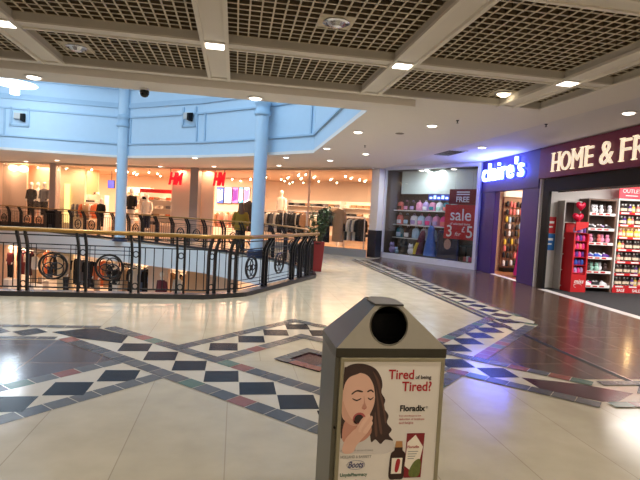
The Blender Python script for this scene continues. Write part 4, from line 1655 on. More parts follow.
PAL = [('white', (232, 230, 236)), ('pink', (226, 150, 184)), ('pale blue', (176, 206, 232)), ('lilac', (176, 156, 206)), ('dark brown', (66, 46, 42)), ('coral', (226, 120, 116)), ('mint', (170, 220, 206)), ('black', (26, 26, 32)), ('royal blue', (46, 88, 190)), ('hot pink', (230, 60, 140)), ('purple', (86, 44, 140)), ('yellow', (226, 196, 70)), ('teal', (40, 130, 150))]
PM = {n: mat('goods_' + n.replace(' ', '_'), c, .6, var=.1, scale=12) for n, c in PAL}
rows = [(1.93, ['coral', 'dark brown', 'dark brown', 'pink', 'lilac', 'pink', 'white', 'teal', 'mint'], .95), (1.36, ['coral', 'dark brown', 'white', 'pale blue', 'lilac', 'pink', 'hot pink', 'lilac'], 1.08), (.84, ['teal', 'dark brown', 'pale blue', 'white', 'pale blue', 'white', 'lilac'], 1.15)]
nm = ('top', 'second', 'third')
for ri, (z, cs, s) in enumerate(rows):
    n = len(cs)
    for i, c in enumerate(cs):
        lx = .16 + 2.85 * (i + .5) / n
        bag('backpack', '%s little bag on the %s window shelf, %s from the left' % (c, nm[ri], ('first', 'second', 'third', 'fourth', 'fifth', 'sixth', 'seventh', 'eighth', 'ninth')[i]), PM[c], PM[cs[(i + 2) % n]], s, W(lx, .76, z + .002))
for z, l in ((1.93, 'top'), (1.36, 'second'), (.84, 'third')):
    t = thing('wall_shelf', l + ' glass-edged shelf of bags in the accessory shop window', 'shelf', W(.12, .58, z - .025), WR)
    b = MB()
    b.box((0, 0, 0), (2.9, .35, .025))
    b.build('board', mat('shelf_pale', (190, 186, 190), .4), t)
    b = MB()
    b.box((0, -.012, -.01), (2.9, 0, .02))
    b.build('price_rail', WHITE, t)
# dress-up costume, mascotless plush and floor stock
x_ = W(2.2, .385, .205)
t = thing('dress_stand', 'blue flowing children\'s dress on a stand in the accessory window', 'costume', x_, WR)
b = MB()
b.loft([(0, 0, .05, .28, .2), (0, 0, .45, .22, .16), (0, 0, .85, .13, .1), (0, 0, 1.05, .15, .1), (0, 0, 1.18, .06, .05)], 20)
b.build('gown', mat('blue_gown', (70, 110, 190), .5, var=.2, scale=9), t, smooth=True)
b = MB()
b.tube([(0, 0, 0), (0, 0, 1.3)], .02, 8)
b.build('stand_pole', CHROME, t)
t = thing('dress_stand', 'maroon costume with yellow sash on a stand left of the blue dress', 'costume', W(1.66, .45, .205), WR)
b = MB()
b.loft([(-.1, 0, .05, .2, .16), (0, 0, .45, .17, .13), (.1, 0, .85, .12, .1), (.12, 0, .98, .05, .05)], 18)
b.build('gown', mat('maroon_cloth', (92, 24, 56), .7, var=.2), t, smooth=True)
b = MB()
b.loft([(-.14, -.05, .05, .1, .14), (-.1, -.05, .3, .12, .13), (-.02, -.05, .5, .1, .11)], 14)
b.build('sash', PM['yellow'], t, smooth=True)
for lx, s, c, l in ((.33, .72, 'lilac', 'lilac round plush at the left foot of the accessory window'), (.90, 1.0, 'black', 'black furry plush in the accessory window bottom row'), (1.29, .72, 'white', 'white plush next to the black furry one in the window'), (.60, .42, 'pale blue', 'pale blue plush low in the accessory window')):
    t = thing('plush_toy', l, 'toy', W(lx, .3 + .12 * s, .202), WR)
    b = MB()
    b.ball((0, 0, .2 * s), (.2 * s, .17 * s, .2 * s), 16, 10)
    b.build('plush_body', PM[c], t, smooth=True)
    b = MB()
    b.ball((0, -.03, .45 * s), (.14 * s, .13 * s, .13 * s), 16, 10)
    b.build('plush_head', PM[c], t, smooth=True)
    for sx in (-1, 1):
        b = MB()
        b.ball((sx * .1 * s, -.02, .56 * s), (.05 * s, .03 * s, .06 * s), 10, 6)
        b.build('ear', PM[c], t, smooth=True)
t = thing('framed_poster', 'dark blue framed poster with a portrait standing in the accessory window', 'poster', W(2.55, .3, .2), WR)
b = MB()
b.box((0, 0, 0), (.92, .04, 1.02))
b.build('frame', mat('blue_frame', (34, 40, 92), .4), t, bevel=.006)
b = MB()
b.box((.06, -.006, .06), (.86, 0, .96))
b.build('print', mat('print_dark', (52, 50, 66), .4), t)
b = MB()
b.xprism([(.46 + .15 * math.cos(a * PI / 10), .56 + .19 * math.sin(a * PI / 10)) for a in range(20)], -.01, -.006)
b.build('face_patch', mat('print_skin', (196, 150, 136), .5), t)
b = MB()
b.xprism([(.3, .5), (.28, .72), (.4, .84), (.55, .84), (.66, .7), (.62, .5), (.6, .7), (.46, .77), (.34, .68)], -.013, -.01)
b.build('hair_patch', mat('print_hair', (46, 30, 30), .6), t)
t = thing('display_table', 'dark table of red packs behind the foot of the sale sign', 'table', W(3.45, .30, .205), WR)
b = MB()
b.box((0, 0, .52), (.72, .5, .56))
b.build('table_top', BLACK, t)
for sx in (.03, .66):
    for sy in (.03, .44):
        b = MB()
        b.box((sx, sy, 0), (sx + .03, sy + .03, .52))
        b.build('leg', BLACK, t)
for i in range(6):
    o = MB()
    o.box((-.045, -.04, 0), (.045, .04, .16 + .03 * (i % 2)))
    tag(o.build('gift_box', PM[('coral', 'white', 'hot pink')[i % 3]], None, W(3.6 + .105 * i, .55 + .03 * (i % 2), .202), WR, bevel=.004), '%s boxed gift under the dark table in the window' % ('coral', 'white', 'hot pink')[i % 3], 'box', 'boxed gifts under the window table %d' % (i % 3))

# sale posters in the window
t = thing('sale_sign', 'large red sale poster hanging in the accessory shop window', 'sign', W(2.94, .14, .97), WR)
b = MB()
b.box((0, 0, 0), (1.3, .012, 1.2))
b.build('board', RED, t)
b = MB()
o_ = lambda x, z: (x, -.004, z)
b.text('sale', o_(.65, .66), (1, 0, 0), (0, 0, 1), .58, .004, .004, align='CENTER')
b.text('of selected items', o_(.65, .5), (1, 0, 0), (0, 0, 1), .12, .004, 0, align='CENTER')
b.text('3', o_(.08, .08), (1, 0, 0), (0, 0, 1), .58, .004, .004)
b.text('for', o_(.45, .12), (1, 0, 0), (0, 0, 1), .2, .004, .0, shear=.3)
b.text('£', o_(.72, .26), (1, 0, 0), (0, 0, 1), .27, .004, .003)
b.text('5', o_(.90, .08), (1, 0, 0), (0, 0, 1), .58, .004, .004)
b.build('lettering', WHITE, t)
t = thing('free_sign', 'dark red poster with the word free above the sale poster', 'sign', W(3.08, .14, 2.19), WR)
b = MB()
b.box((0, 0, 0), (1.12, .012, .52))
b.build('board', DRED, t)
b = MB()
b.text('FREE', o_(.55, .08), (1, 0, 0), (0, 0, 1), .26, .004, .006, align='CENTER')
for z in (.32, .40):
    b.box((.3, -.006, z), (.82, -.002, z + .04))
b.build('lettering', WHITE, t)
for nme, p_ in (('sale', (3.2, 2.72)),):
    b = MB()
    for lx in (3.3, 4.0):
        b.tube([W(lx, .146, 2.712), W(lx, .146, 3.468)], .004, 5)
    tag(b.build('poster_wires', CHROME), 'thin wires the two red posters hang from in the window', 'wire')

# ================================================================== purple accessory shop front (local x runs along the row towards the viewer, y into the shop)
OP0, OP1, OPZ = 1.08, 2.82, 2.58
t = thing('purple_shopfront', 'deep purple shop front with doorway beside the sale window', 'shop front', (S0[0], S0[1], 0), SRZ)
b = MB()
b.box((-.02, -.06, 0), (OP0 - .0, .1, OPZ))
b.build('left_pier', PURPLE, t, bevel=.008)
b = MB()
b.box((OP1, -.06, 0), (3.70, .1, OPZ))
b.build('right_pier', PURPLE, t, bevel=.008)
b = MB()
b.box((-.02, -.08, OPZ), (3.70, .1, 3.597))
b.build('fascia', PURPLE, t, bevel=.008)
b = MB()
b.box((OP0, -.04, 0), (OP1, .12, .012))
b.build('threshold', WHITEP, t)
b = MB()
b.text("claire's", (0, -.16, 2.93), (1, 0, 0), (0, 0, 1), .80, .06, .004, spacing=1.1)
fitx(b, .24, 2.98)
b.build('lettering', mat('white_letters', (236, 240, 255), .4, emit=12.0, ec=(100, 120, 255)), t)
b = MB()
b.text("claire's", (0, -.095, 2.93), (1, 0, 0), (0, 0, 1), .80, .03, .014, spacing=1.1)
fitx(b, .225, 2.995)
b.build('letter_halo', mat('blue_backlight', (50, 70, 255), .4, emit=2.2), t)
light('sign_glow', 'AREA', S(1.8, -.55) + (3.2,), 5, (.22, .30, 1.0), 2.6, .5, aim=S(1.8, 1.0) + (3.2,))
light('sign_glow_up', 'AREA', S(1.6, -.3) + (3.0,), 50, (.25, .35, 1.0), 2.4, .4, aim=S(1.6, -1.0) + (4.2,))
# interior
b = MB()
b.add([(-.1, .1, .004), (3.7, .1, .004), (3.7, 5.6, .004), (-.1, 5.6, .004)], [(0, 1, 2, 3)])
struct(b.build('floor_accessory_shop', mat('orange_wood', (176, 112, 74), .3, var=.15), None, (S0[0], S0[1], 0), SRZ))
for nm_, lo, hi in (('wall_accessory_left', (-.2, .5, 0), (-.1, 5.6, 3.59)), ('wall_accessory_back', (-.2, 5.6, 0), (3.70, 5.7, 3.59)), ('wall_accessory_right', (3.66, .5, 0), (3.70, 5.6, 3.59))):
    b = MB()
    b.box(lo, hi)
    struct(b.build(nm_, mat('pegboard', (206, 178, 150), .7), None, (S0[0], S0[1], 0), SRZ))
light('accessory_shop_light', 'AREA', S(2.0, 2.6) + (3.45,), 190, (1, .86, .70), 2.4)
# racks of small goods along the far side wall of the doorway view
rc = 0
for k, (ly, lab) in enumerate(((.75, 'nearest the doorway'), (1.75, 'in the middle'), (2.75, 'deepest inside'))):
    t = thing('accessory_rack', 'tall rack of small accessories inside the purple shop, ' + lab, 'rack', S(.0, ly) + (.005,), SRZ)
    b = MB()
    b.box((-.08, 0, 0), (-.02, .92, 2.5))
    b.build('pegboard', mat('peg_tan', (168, 132, 104), .6), t)
    b = MB()
    b.box((-.06, 0, 0), (.3, .92, .12))
    b.build('base', BLACK, t)
    b = MB()
    b.box((-.06, 0, 2.5), (.06, .92, 2.7))
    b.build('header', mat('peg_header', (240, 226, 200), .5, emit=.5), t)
    for r_ in range(9):
        for c_ in range(7):
            n_ = random.choice(['dark brown', 'black', 'white', 'dark brown', 'yellow', 'coral', 'black', 'pale blue'])
            key = 'acc' + n_
            lb, gr = '%s carded accessory on the rack %s' % (n_, lab), '%s carded accessories on the rack %s' % (n_, lab)
            loc = S(.04 + .03 * random.random(), ly + .09 + .123 * c_ + random.uniform(-.01, .01)) + (.2 + .245 * r_ + random.uniform(-.025, .025),)
            if key not in PROT:
                b = MB()
                b.loft([(0, 0, 0, .04, .045), (0, 0, .04, .045, .05), (0, 0, .15, .04, .045), (0, 0, .185, .02, .02)], 8)
                PROT[key] = tag(b.build('carded_accessory', PM[n_], None, loc, SRZ, smooth=True), lb, 'accessory', gr)
            else:
                o = PROT[key].copy()
                COL.objects.link(o)
                o.location = loc
                o['label'], o['group'] = lb, gr
t = thing('cloth_table', 'low table under a hot pink cloth inside the purple doorway', 'table', S(1.75, .95) + (.016,), SRZ)
b = MB()
b.box((-.4, -.35, .74), (.4, .35, .78))
b.build('table_top', BLACK, t)
b = MB()
b.loft([(0, 0, .02, .47, .42), (0, 0, .4, .43, .38), (0, 0, .785, .41, .36), (0, 0, .79, .40, .35)], 28, pw=6)
b.build('pink_cloth', mat('hot_pink_cloth', (226, 40, 130), .7), t, smooth=True)
b = MB()
b.loft([(0, 0, 0, .16, .12), (0, 0, .3, .2, .15), (0, 0, .5, .12, .1), (0, 0, .55, .04, .04)], 16)
tag(b.build('black_backpack', CB, None, S(1.72, .95) + (.81,), SRZ, smooth=True), 'large black bag standing on the pink cloth table', 'bag')
t = thing('hanging_poster', 'blue and white poster hanging high inside the purple doorway', 'poster', S(1.9, 3.9) + (2.0,), SRZ)
b = MB()
b.box((-.5, 0, 0), (.6, .02, .8))
b.build('board', mat('poster_blue', (36, 80, 190), .5, emit=.3), t)
b = MB()
b.xprism([(-.3, .2), (-.1, .15), (.2, .5), (.1, .62), (-.2, .5)], -.004, 0)
b.xprism([(.2, .1), (.4, .2), (.45, .45), (.3, .4)], -.004, 0)
b.build('white_shape', WHITE, t)
b = MB()
b.tube([(-.4, .01, .8), (-.4, .01, 1.6)], .006, 5)
b.tube([(.5, .01, .8), (.5, .01, 1.6)], .006, 5)
b.build('wires', CHROME, t)

# ================================================================== maroon shop front
HL = 10.5
t = thing('pale_post', 'pale grey post between the purple and the maroon shop fronts', 'post', S(3.95, 0) + (0,), SRZ)
b = MB()
b.box((-.24, -.05, 0), (-.16, .02, 2.795))
b.build('post_body', mat('pale_post', (188, 182, 182), .5), t, bevel=.006)
t = thing('maroon_sign', 'long maroon fascia with large pale capital letters over the right-hand shop', 'sign', S(3.71, 0) + (2.80,), SRZ)
b = MB()
b.box((0, -.10, 0), (HL, .1, .78))
b.build('fascia_board', MAROON, t, bevel=.006)
LET = mat('warm_letters', (255, 238, 208), .4, emit=.55)
b = MB()
fy = -.135
tx = S0[1]


def word(txt, x0, x1, size):
    k = len(b.v)
    b.text(txt, (0, fy, .13), (1, 0, 0), (0, 0, 1), size, .04, -.002)
    xs = [v[0] for v in b.v[k:]]
    a, c = min(xs), max(xs)
    b.v[k:] = [(x0 + (v[0] - a) * (x1 - x0) / (c - a), v[1], v[2]) for v in b.v[k:]]


word('H', .68, 1.0, .64)
word('O', 1.06, 1.44, .64)
word('M', 1.51, 1.90, .64)
word('E', 2.01, 2.28, .64)
for zz, L_ in ((.13, (.71, .97, 1.54, 1.87)), (.567, (.71, .97, 1.54, 1.87, 2.04))):
    for x in L_:
        b.box((x - .065, fy - .02, zz), (x + .065, fy + .02, zz + .022))
b.build('lettering', LET, t)
b = MB()
word('&', 2.52, 2.93, .70)
b.build('ampersand', LET, t)
b = MB()
word('F', 3.15, 3.43, .64)
word('R', 3.51, 3.85, .64)
for bb, lo, hi in ((b, (3.18, 3.54), (3.18, 3.54)),):
    for zz, L_ in ((.13, lo), (.567, hi)):
        for x in L_:
            bb.box((x - .065, fy - .02, zz), (x + .065, fy + .02, zz + .022))
b.build('lettering', LET, t)
t = thing('black_doorway_frame', 'black frame and shutter box around the wide right-hand shop opening', 'frame', S(4.22, 0) + (0,), SRZ)
b = MB()
b.box((-.37, -.02, 0), (-.06, .04, 2.78))
b.build('jamb', BLACK, t)
b = MB()
b.box((-.06, -.02, 2.47), (HL - .25, .2, 2.79))
b.build('shutter_box', BLACK, t)
b = MB()
b.box((-.06, .2, 2.45), (HL - .25, .22, 2.5))
b.build('shutter_edge', CHROME, t)
b = MB()
b.box((4.2, -.16, .0), (14.2, .06, .006))
struct(b.build('trim_6', mat('pale_threshold', (206, 202, 200), .3), None, (S0[0], S0[1], 0), SRZ))
b = MB()
b.add([(3.82, .06, .003), (14.2, .06, .003), (14.2, 5.2, .003), (3.82, 5.2, .003)], [(0, 1, 2, 3)])
struct(b.build('floor_gift_shop', mat('black_carpet', (30, 30, 34), .9, var=.2, scale=60), None, (S0[0], S0[1], 0), SRZ))
for nm_, lo, hi in (('wall_gift_left', (3.80, .06, 0), (3.86, 5.2, 2.99)), ('wall_gift_back', (3.94, 5.2, 0), (14.2, 5.3, 2.99))):
    b = MB()
    b.box(lo, hi)
    struct(b.build(nm_, mat('gift_wall', (214, 210, 208), .7), None, (S0[0], S0[1], 0), SRZ))
b = MB()
b.add([(3.80, .3, 3.0), (3.80, 5.3, 3.0), (14.2, 5.3, 3.0), (14.2, .3, 3.0)], [(0, 1, 2, 3)])
struct(b.build('ceiling_gift_shop', WHITEP, None, (S0[0], S0[1], 0), SRZ))
light('gift_shop_light', 'AREA', S(6.2, 1.9) + (2.95,), 150, (1, .94, .88), 2.4)
light('gift_shop_light', 'AREA', S(9.2, 2.4) + (2.95,), 120, (1, .94, .88), 2.4)
GF = SRZ                                                                  # units stand against the far side wall and face the viewer
UR = SRZ + PI / 2                                                         # local x into the shop, local -y towards the viewer... faced by turning


def U(i, d, z):                                                           # i: into the shop, d: off the far wall towards the viewer
    return S(3.875 + d, i) + (z,)


# posters on the white end panel
for z0, z1, m, txt, lab in ((1.42, 1.84, 'red', 'SALE', 'small red poster on the white end wall inside the right-hand shop'), (.98, 1.40, 'blue', 'SAVE', 'small blue poster under the red one on the white end wall')):
    t = thing('wall_poster', lab, 'poster', U(.15, .002, z0), UR)
    b = MB()
    b.box((-.06, -.012, 0), (.22, 0, z1 - z0))
    b.build('board', RED if m == 'red' else mat('blue_board', (30, 110, 190), .5), t)
    b = MB()
    b.box((-.01, -.015, .25), (.17, -.012, .31))
    b.box((.02, -.015, .14), (.14, -.012, .18))
    b.build('print', WHITE, t)


def gunit(i0, wd, ht, dp, label, zs, m_side, d0=.0, edge=None, header=None, htxt=None, foot=None):
    t = thing('shelving_unit', label, 'shelf', U(i0, d0, .005), UR)
    # local x into shop (0..wd), local -y towards viewer
    for x in (0, wd - .03):
        b = MB()
        b.box((x, -dp, 0), (x + .03, 0, ht))
        b.build('side_panel', m_side, t)
    b = MB()
    b.box((.03, -.02, 0), (wd - .03, 0, ht))
    b.build('back_panel', mat('unit_back', (98, 84, 80), .7), t)
    b = MB()
    b.box((0, -dp, ht), (wd, 0, ht + .04))
    b.build('top_panel', m_side, t)
    for z in zs:
        b = MB()
        b.box((.03, -dp + .01, z), (wd - .03, -.02, z + .022))
        sh = b.build('shelf', WHITEP, t)
        if edge:
            b = MB()
            b.box((.03, -dp - .008, z - .035), (wd - .03, -dp + .01, z + .03))
            b.build('price_strip', edge, sh)
            for q in range(3):
                xx = .08 + (wd - .2) * q / 3
                b = MB()
                b.box((xx, -dp - .011, z - .02), (xx + wd * .16, -dp - .008, z + .015))
                b.build('price_tag', WHITE if edge != WHITE else RED, sh)
    if foot:
        b = MB()
        b.box((0, -dp - .01, 0), (wd, -dp + .02, .13))
        b.build('kickboard', foot, t)
        b = MB()
        for q in range(2):
            b.text('SALE', (.12 + .42 * q, -dp - .012, .03), (1, 0, 0), (0, 0, 1), .1, .004, .002)
        b.build('kickboard_lettering', WHITE, t)
    if header:
        b = MB()
        b.box((.0, -dp, ht + .04), (wd, -dp + .03, ht + .36))
        b.build('header', header, t)
        b = MB()
        for q in (.25, .75):
            b = MB()
            b.text(htxt, (wd * q, -dp - .003, ht + .19), (1, 0, 0), (0, 0, 1), .135, .004, .001, align='CENTER')
            b.box((wd * q - .16, -dp - .005, ht + .11), (wd * q + .16, -dp, ht + .13))
            b.build('header_lettering', WHITE, t)
        b = MB()
        b.box((wd * .5 - .006, -dp - .006, ht + .04), (wd * .5 + .006, -dp + .03, ht + .36))
        b.build('header_joint', WHITE, t)
    return t


gunit(.40, .44, 2.22, .3, 'half-empty pale shelving unit left of the red stand', (.1, .5, .9, 1.3, 1.7), mat('unit_pale', (178, 172, 168), .5))
zs2 = (.14, .5, .86, 1.22, 1.58, 1.96)
gunit(.96, .74, 2.3, .42, 'shelving unit of toys and slippers right of the red stand', zs2, mat('unit_brown', (110, 84, 70), .5), edge=WHITE)
zs3 = (.16, .47, .78, 1.09, 1.40, 1.71, 2.02)
gunit(1.74, 1.3, 2.34, .42, 'shelving unit of bottles with red outlet header at the right edge', zs3, WHITEP, edge=RED, header=mat('coral_header', (232, 70, 84), .5, emit=.25), htxt='OUTLET', foot=RED)
light('unit_glow', 'POINT', U(2.4, .3, 1.66), 5, (1, .62, .25), .04)


def bottle(n, loc, lab, grp):
    key = 'bot' + n
    if key not in PROT:
        t = thing('bottle', lab, 'bottle', loc, SRZ, grp)
        b = MB()
        b.lathe([(.034, 0), (.043, .01), (.043, .13), (.03, .15), (.016, .16), (.016, .175)], n=12)
        b.build('bottle_body', PM[n], t, smooth=True)
        b = MB()
        b.lathe([(.0205, .172), (.0205, .21), (.0, .212)], n=10)
        b.build('cap', WHITE, t, smooth=True)
        b = MB()
        b.lathe([(.0436, .035), (.0436, .105)], n=12)
        b.build('bottle_label', mat('label_pale', (230, 214, 190), .6), t, smooth=True)
        PROT[key] = t
    else:
        dup(PROT[key], loc, SRZ, lab, grp)


for r_, z in enumerate(zs3):
    for c_ in range(12):
        n_ = ['dark brown', 'purple', 'dark brown', 'coral', 'black', 'dark brown', 'yellow', 'dark brown'][(r_ * 3 + c_ * 5) % 8] if r_ != 4 else random.choice(['yellow', 'coral', 'yellow'])
        where = 'on outlet shelf %s' % ('one', 'two', 'three', 'four', 'five', 'six', 'seven')[r_]
        bottle(n_, U(1.80 + .105 * c_, .30 + .03 * (c_ % 2), z + .028), '%s bottle with white cap %s counted from the floor' % (n_, where), '%s bottles %s' % (n_, where))


def slipper(n, loc, lab, grp, kind):
    key = 'sl%d%s' % (kind, n)
    if key not in PROT:
        t = thing('slipper' if kind == 0 else 'soft_toy', lab, 'slipper' if kind == 0 else 'toy', loc, SRZ, grp)
        b = MB()
        if kind == 0:
            b.loft([(0, 0, 0, .045, .11), (0, 0, .02, .05, .115), (0, -.03, .06, .045, .075), (0, -.045, .08, .03, .04)], 12)
            b.build('shoe_body', PM[n], t, smooth=True)
            b = MB()
            b.ball((0, -.06, .085), (.03, .03, .022), 10, 6)
            b.build('pompom', PM['white'], t, smooth=True)
        else:
            b.ball((0, 0, .07), (.06, .055, .07), 12, 8)
            b.build('toy_body', PM[n], t, smooth=True)
            b = MB()
            b.ball((0, -.01, .165), (.048, .045, .045), 12, 8)
            for sx in (-1, 1):
                b.ball((sx * .035, -.005, .205), (.016, .01, .016), 8, 5)
            b.build('toy_head', PM[n], t, smooth=True)
        PROT[key] = t
    else:
        dup(PROT[key], loc, SRZ + random.uniform(-.06, .06), lab, grp)


pal2 = [['black', 'white', 'hot pink', 'black'], ['mint', 'white', 'dark brown', 'mint'], ['pale blue', 'royal blue', 'white', 'purple'], ['pink', 'dark brown', 'coral', 'pink'], ['lilac', 'black', 'white', 'dark brown'], ['white', 'dark brown', 'white', 'white']]
for r_, z in enumerate(zs2):
    for c_ in range(6):
        n_ = pal2[r_][(c_ + r_) % 4]
        kd = 1 if r_ in (1, 3, 5) else 0
        w_ = ('bottom', 'second', 'third', 'fourth', 'fifth', 'top')[r_] + ' shelf right of the red stand'
        slipper(n_, U(1.04 + .112 * c_, .24 + .05 * (c_ % 2), z + .028), '%s %s on the %s' % (n_, 'soft toy' if kd else 'slipper', w_), '%s %s on the %s' % (n_, 'soft toys' if kd else 'slippers', w_), kd)

# red cardboard stand of hair accessories
def Ur(i, d, z):
    return U(i, d, z)


t = thing('red_display_stand', 'tall red cardboard stand of pink and purple hair goods at the shop entrance', 'stand', U(.52, .62, .005), UR + .1)
b = MB()
b.box((-.02, -.02, 0), (.02, .42, 1.45))
b.build('side_panel', RED, t)
b = MB()
b.box((.36, -.02, 0), (.40, .42, 1.45))
b.build('side_panel', RED, t)
b = MB()
b.box((.02, -.02, 0), (.36, .40, .44))
b.build('base_box', RED, t)
b = MB()
b.box((.02, .36, .44), (.36, .40, 1.72))
b.build('back_board', RED, t)
b = MB()
b.xprism([(.02, 1.5), (.02, 1.74), (.36, 1.74), (.36, 1.62)], -.0, .03)
b.build('top_board', RED, t)
b = MB()
b.text('miss', (.19, -.024, .22), (1, 0, 0), (0, 0, 1), .15, .004, .001, shear=.3, align='CENTER')
b.tube([(0.17 + .11 * math.cos(k * PI / 8), -.024, .16 + .05 * math.sin(k * PI / 8)) for k in range(12)], .004, 4)
b.build('lettering', WHITE, t)
zs4 = (.46, .66, .86, 1.06, 1.26, 1.46)
for z in zs4:
    b = MB()
    b.box((.02, .0, z), (.36, .36, z + .012))
    b.build('tier', RED, t)
for r_, z in enumerate(zs4):
    for c_ in range(4):
        n_ = [['hot pink', 'lilac'], ['royal blue', 'purple'], ['hot pink', 'purple'], ['hot pink', 'coral'], ['purple', 'hot pink'], ['purple', 'lilac']][r_][(c_ + r_) % 2]
        where = 'on tier %s of the red stand' % ('one', 'two', 'three', 'four', 'five', 'six')[r_]
        a = UR + .1
        o0 = Vector(U(.52, .62, .005))
        lx, ly = .06 + .085 * c_, .08
        loc = (o0.x + lx * math.cos(a) - ly * math.sin(a), o0.y + lx * math.sin(a) + ly * math.cos(a), z + .018)
        key = 'hair' + n_
        lb, gr = '%s hair accessory pack %s, counted from the base' % (n_, where), '%s hair packs %s' % (n_, where)
        if key not in PROT:
            b = MB()
            b.loft([(0, 0, 0, .038, .03), (0, 0, .03, .045, .04), (0, 0, .10, .04, .035), (0, 0, .14, .015, .015)], 10)
            PROT[key] = tag(b.build('hair_accessory', PM[n_], None, loc, a, smooth=True), lb, 'accessory', gr)
        else:
            o = PROT[key].copy()
            COL.objects.link(o)
            o.location = loc
            o['label'], o['group'] = lb, gr
for i_, d_, z, s, lab in ((.76, .40, 2.14, 1.0, 'upper shiny red heart balloon above the red stand'), (.68, .45, 1.85, 1.1, 'lower shiny red heart balloon above the red stand')):
    t = thing('heart_balloon', lab, 'balloon', U(i_, d_, z), UR)
    b = MB()
    hp = []
    for k in range(28):
        a = 2 * PI * k / 28
        hp.append((.0085 * 16 * math.sin(a) ** 3 * s, .0085 * (13 * math.cos(a) - 5 * math.cos(2 * a) - 2 * math.cos(3 * a) - math.cos(4 * a)) * s))
    vs, fcs = [], []
    for f, yy in ((.15, -.055), (.6, -.045), (.9, -.02), (1.0, 0), (.9, .02), (.6, .045), (.15, .055)):
        vs += [(x * f, yy * s, z_ * f) for x, z_ in hp]
    for r_ in range(6):
        for k in range(28):
            fcs.append((r_ * 28 + k, r_ * 28 + (k + 1) % 28, (r_ + 1) * 28 + (k + 1) % 28, (r_ + 1) * 28 + k))
    fcs += [tuple(range(27, -1, -1)), tuple(range(168, 196))]
    b.add(vs, fcs)
    b.build('balloon', mat('foil_red', (206, 20, 60), .25, .3), t, smooth=True)
    b = MB()
    b.tube([(0, 0, -.14 * s), (0, .0, -z + 1.745)], .004, 5)
    b.build('ribbon', WHITE, t)

# ================================================================== litter bin in the foreground
BY = 2.20
xl, xr = on_line(336.7, 348, (-5, BY), (5, BY)).x, on_line(447, 349, (-5, BY), (5, BY)).x
zt = on_line(390, 348.5, (-5, BY), (5, BY)).z
tl, tr_ = on_line(376, 304.5, (-5, BY + .03), (5, BY + .03)), on_line(402, 305, (-5, BY + .03), (5, BY + .03))
zc_ = (tl.z + tr_.z) / 2
BD = 0.36
bin_ = thing('litter_bin', 'brushed steel litter bin with round opening and a poster in the foreground', 'bin', (xl, BY, 0))
wd = xr - xl
ax, bx_ = tl.x - xl, tr_.x - xl
b = MB()
b.box((0.0, 0.012, 0.03), (wd, BD, zt - .045))
b.build('body', STEEL, bin_, bevel=.006)
b = MB()
b.box((.012, .02, 0), (wd - .012, BD - .01, .03))
b.build('base', BLACK, bin_)
b = MB()
b.box((-.001, .002, zt - .045), (wd + .001, BD + .002, zt))
b.build('rim', STEELD, bin_, bevel=.003)
# hood: two leaning sides, a gabled front plate with a round hole, a gabled back
hc = on_line(389, 325.3, (-5, BY + .015), (5, BY + .015))
hx, hz = hc.x - xl, hc.z
hr = on_line(407.5, 325.3, (-5, BY + .015), (5, BY + .015)).x - hc.x
b = MB()
N = 40
lean = .03


def fyz(z):
    return lean * (z - zt) / (zc_ - zt)


outer = []
cor = [(wd, zt), (bx_, zc_), (ax, zc_), (0, zt)]
for k in range(N):
    a = 2 * PI * k / N - PI / 2 + PI / N
    dx, dz = math.cos(a), math.sin(a)
    best = 1e9
    for i in range(4):
        (x0, z0), (x1, z1) = cor[i], cor[(i + 1) % 4]
        den = dx * (z1 - z0) - dz * (x1 - x0)
        if abs(den) < 1e-9:
            continue
        tt = ((x0 - hx) * (z1 - z0) - (z0 - hz) * (x1 - x0)) / den
        if 0 < tt < best:
            best = tt
    outer.append([hx + dx * best, hz + dz * best])
for c in cor:
    k = min(range(N), key=lambda q: math.dist(outer[q], c))
    outer[k] = list(c)
inner = [(hx + hr * math.cos(2 * PI * k / N - PI / 2 + PI / N), hz + hr * math.sin(2 * PI * k / N - PI / 2 + PI / N)) for k in range(N)]
for yo in (0, .006):
    vs = [(x, fyz(z) + yo, z) for x, z in outer] + [(x, fyz(z) + yo, z) for x, z in inner]
    b.add(vs, [(k, (k + 1) % N, N + (k + 1) % N, N + k) if yo == 0 else (N + k, N + (k + 1) % N, (k + 1) % N, k) for k in range(N)])
b.add([(x, fyz(z), z) for x, z in inner] + [(x, fyz(z) + .006, z) for x, z in inner], [(k, (k + 1) % N, N + (k + 1) % N, N + k) for k in range(N)])
b.build('hood_front', mat('lit_hood_steel', (176, 174, 162), .36, .85, var=.05, scale=30), bin_)  # lighter steel than the hood sides, brightness of the light put into the colour
b = MB()
b.tube([(x, fyz(z), z) for x, z in inner], .004, 6, closed=True)
b.build('opening_rim', STEEL, bin_, smooth=True)
cb = BD - .13
b = MB()
b.quad((0, 0, zt), (0, BD, zt), (ax, cb, zc_), (ax, lean, zc_))
b.quad((.004, .004, zt), (ax + .004, lean, zc_ - .002), (ax + .004, cb, zc_ - .002), (.004, BD, zt))
b.build('hood_side', STEELD, bin_)  # darker steel than the right side, shade put into the colour
b = MB()
b.quad((wd, BD, zt), (wd, 0, zt), (bx_, lean, zc_), (bx_, cb, zc_))
b.build('hood_side', STEEL, bin_)
b = MB()
b.quad((wd, BD, zt), (bx_, cb, zc_), (ax, cb, zc_), (0, BD, zt))
b.build('hood_back', STEEL, bin_)
b = MB()
b.prism([(ax - .006, lean - .012), (bx_ + .006, lean - .012), (bx_ + .012, lean + .06), (bx_ + .012, cb - .07), (bx_ - .03, cb + .0), (ax + .03, cb + .0), (ax - .012, cb - .07), (ax - .012, lean + .06)], zc_ - .004, zc_ + .005)
b.build('cap', mat('cap_dark', (62, 60, 56), .4, .8), bin_, bevel=.003)
b = MB()
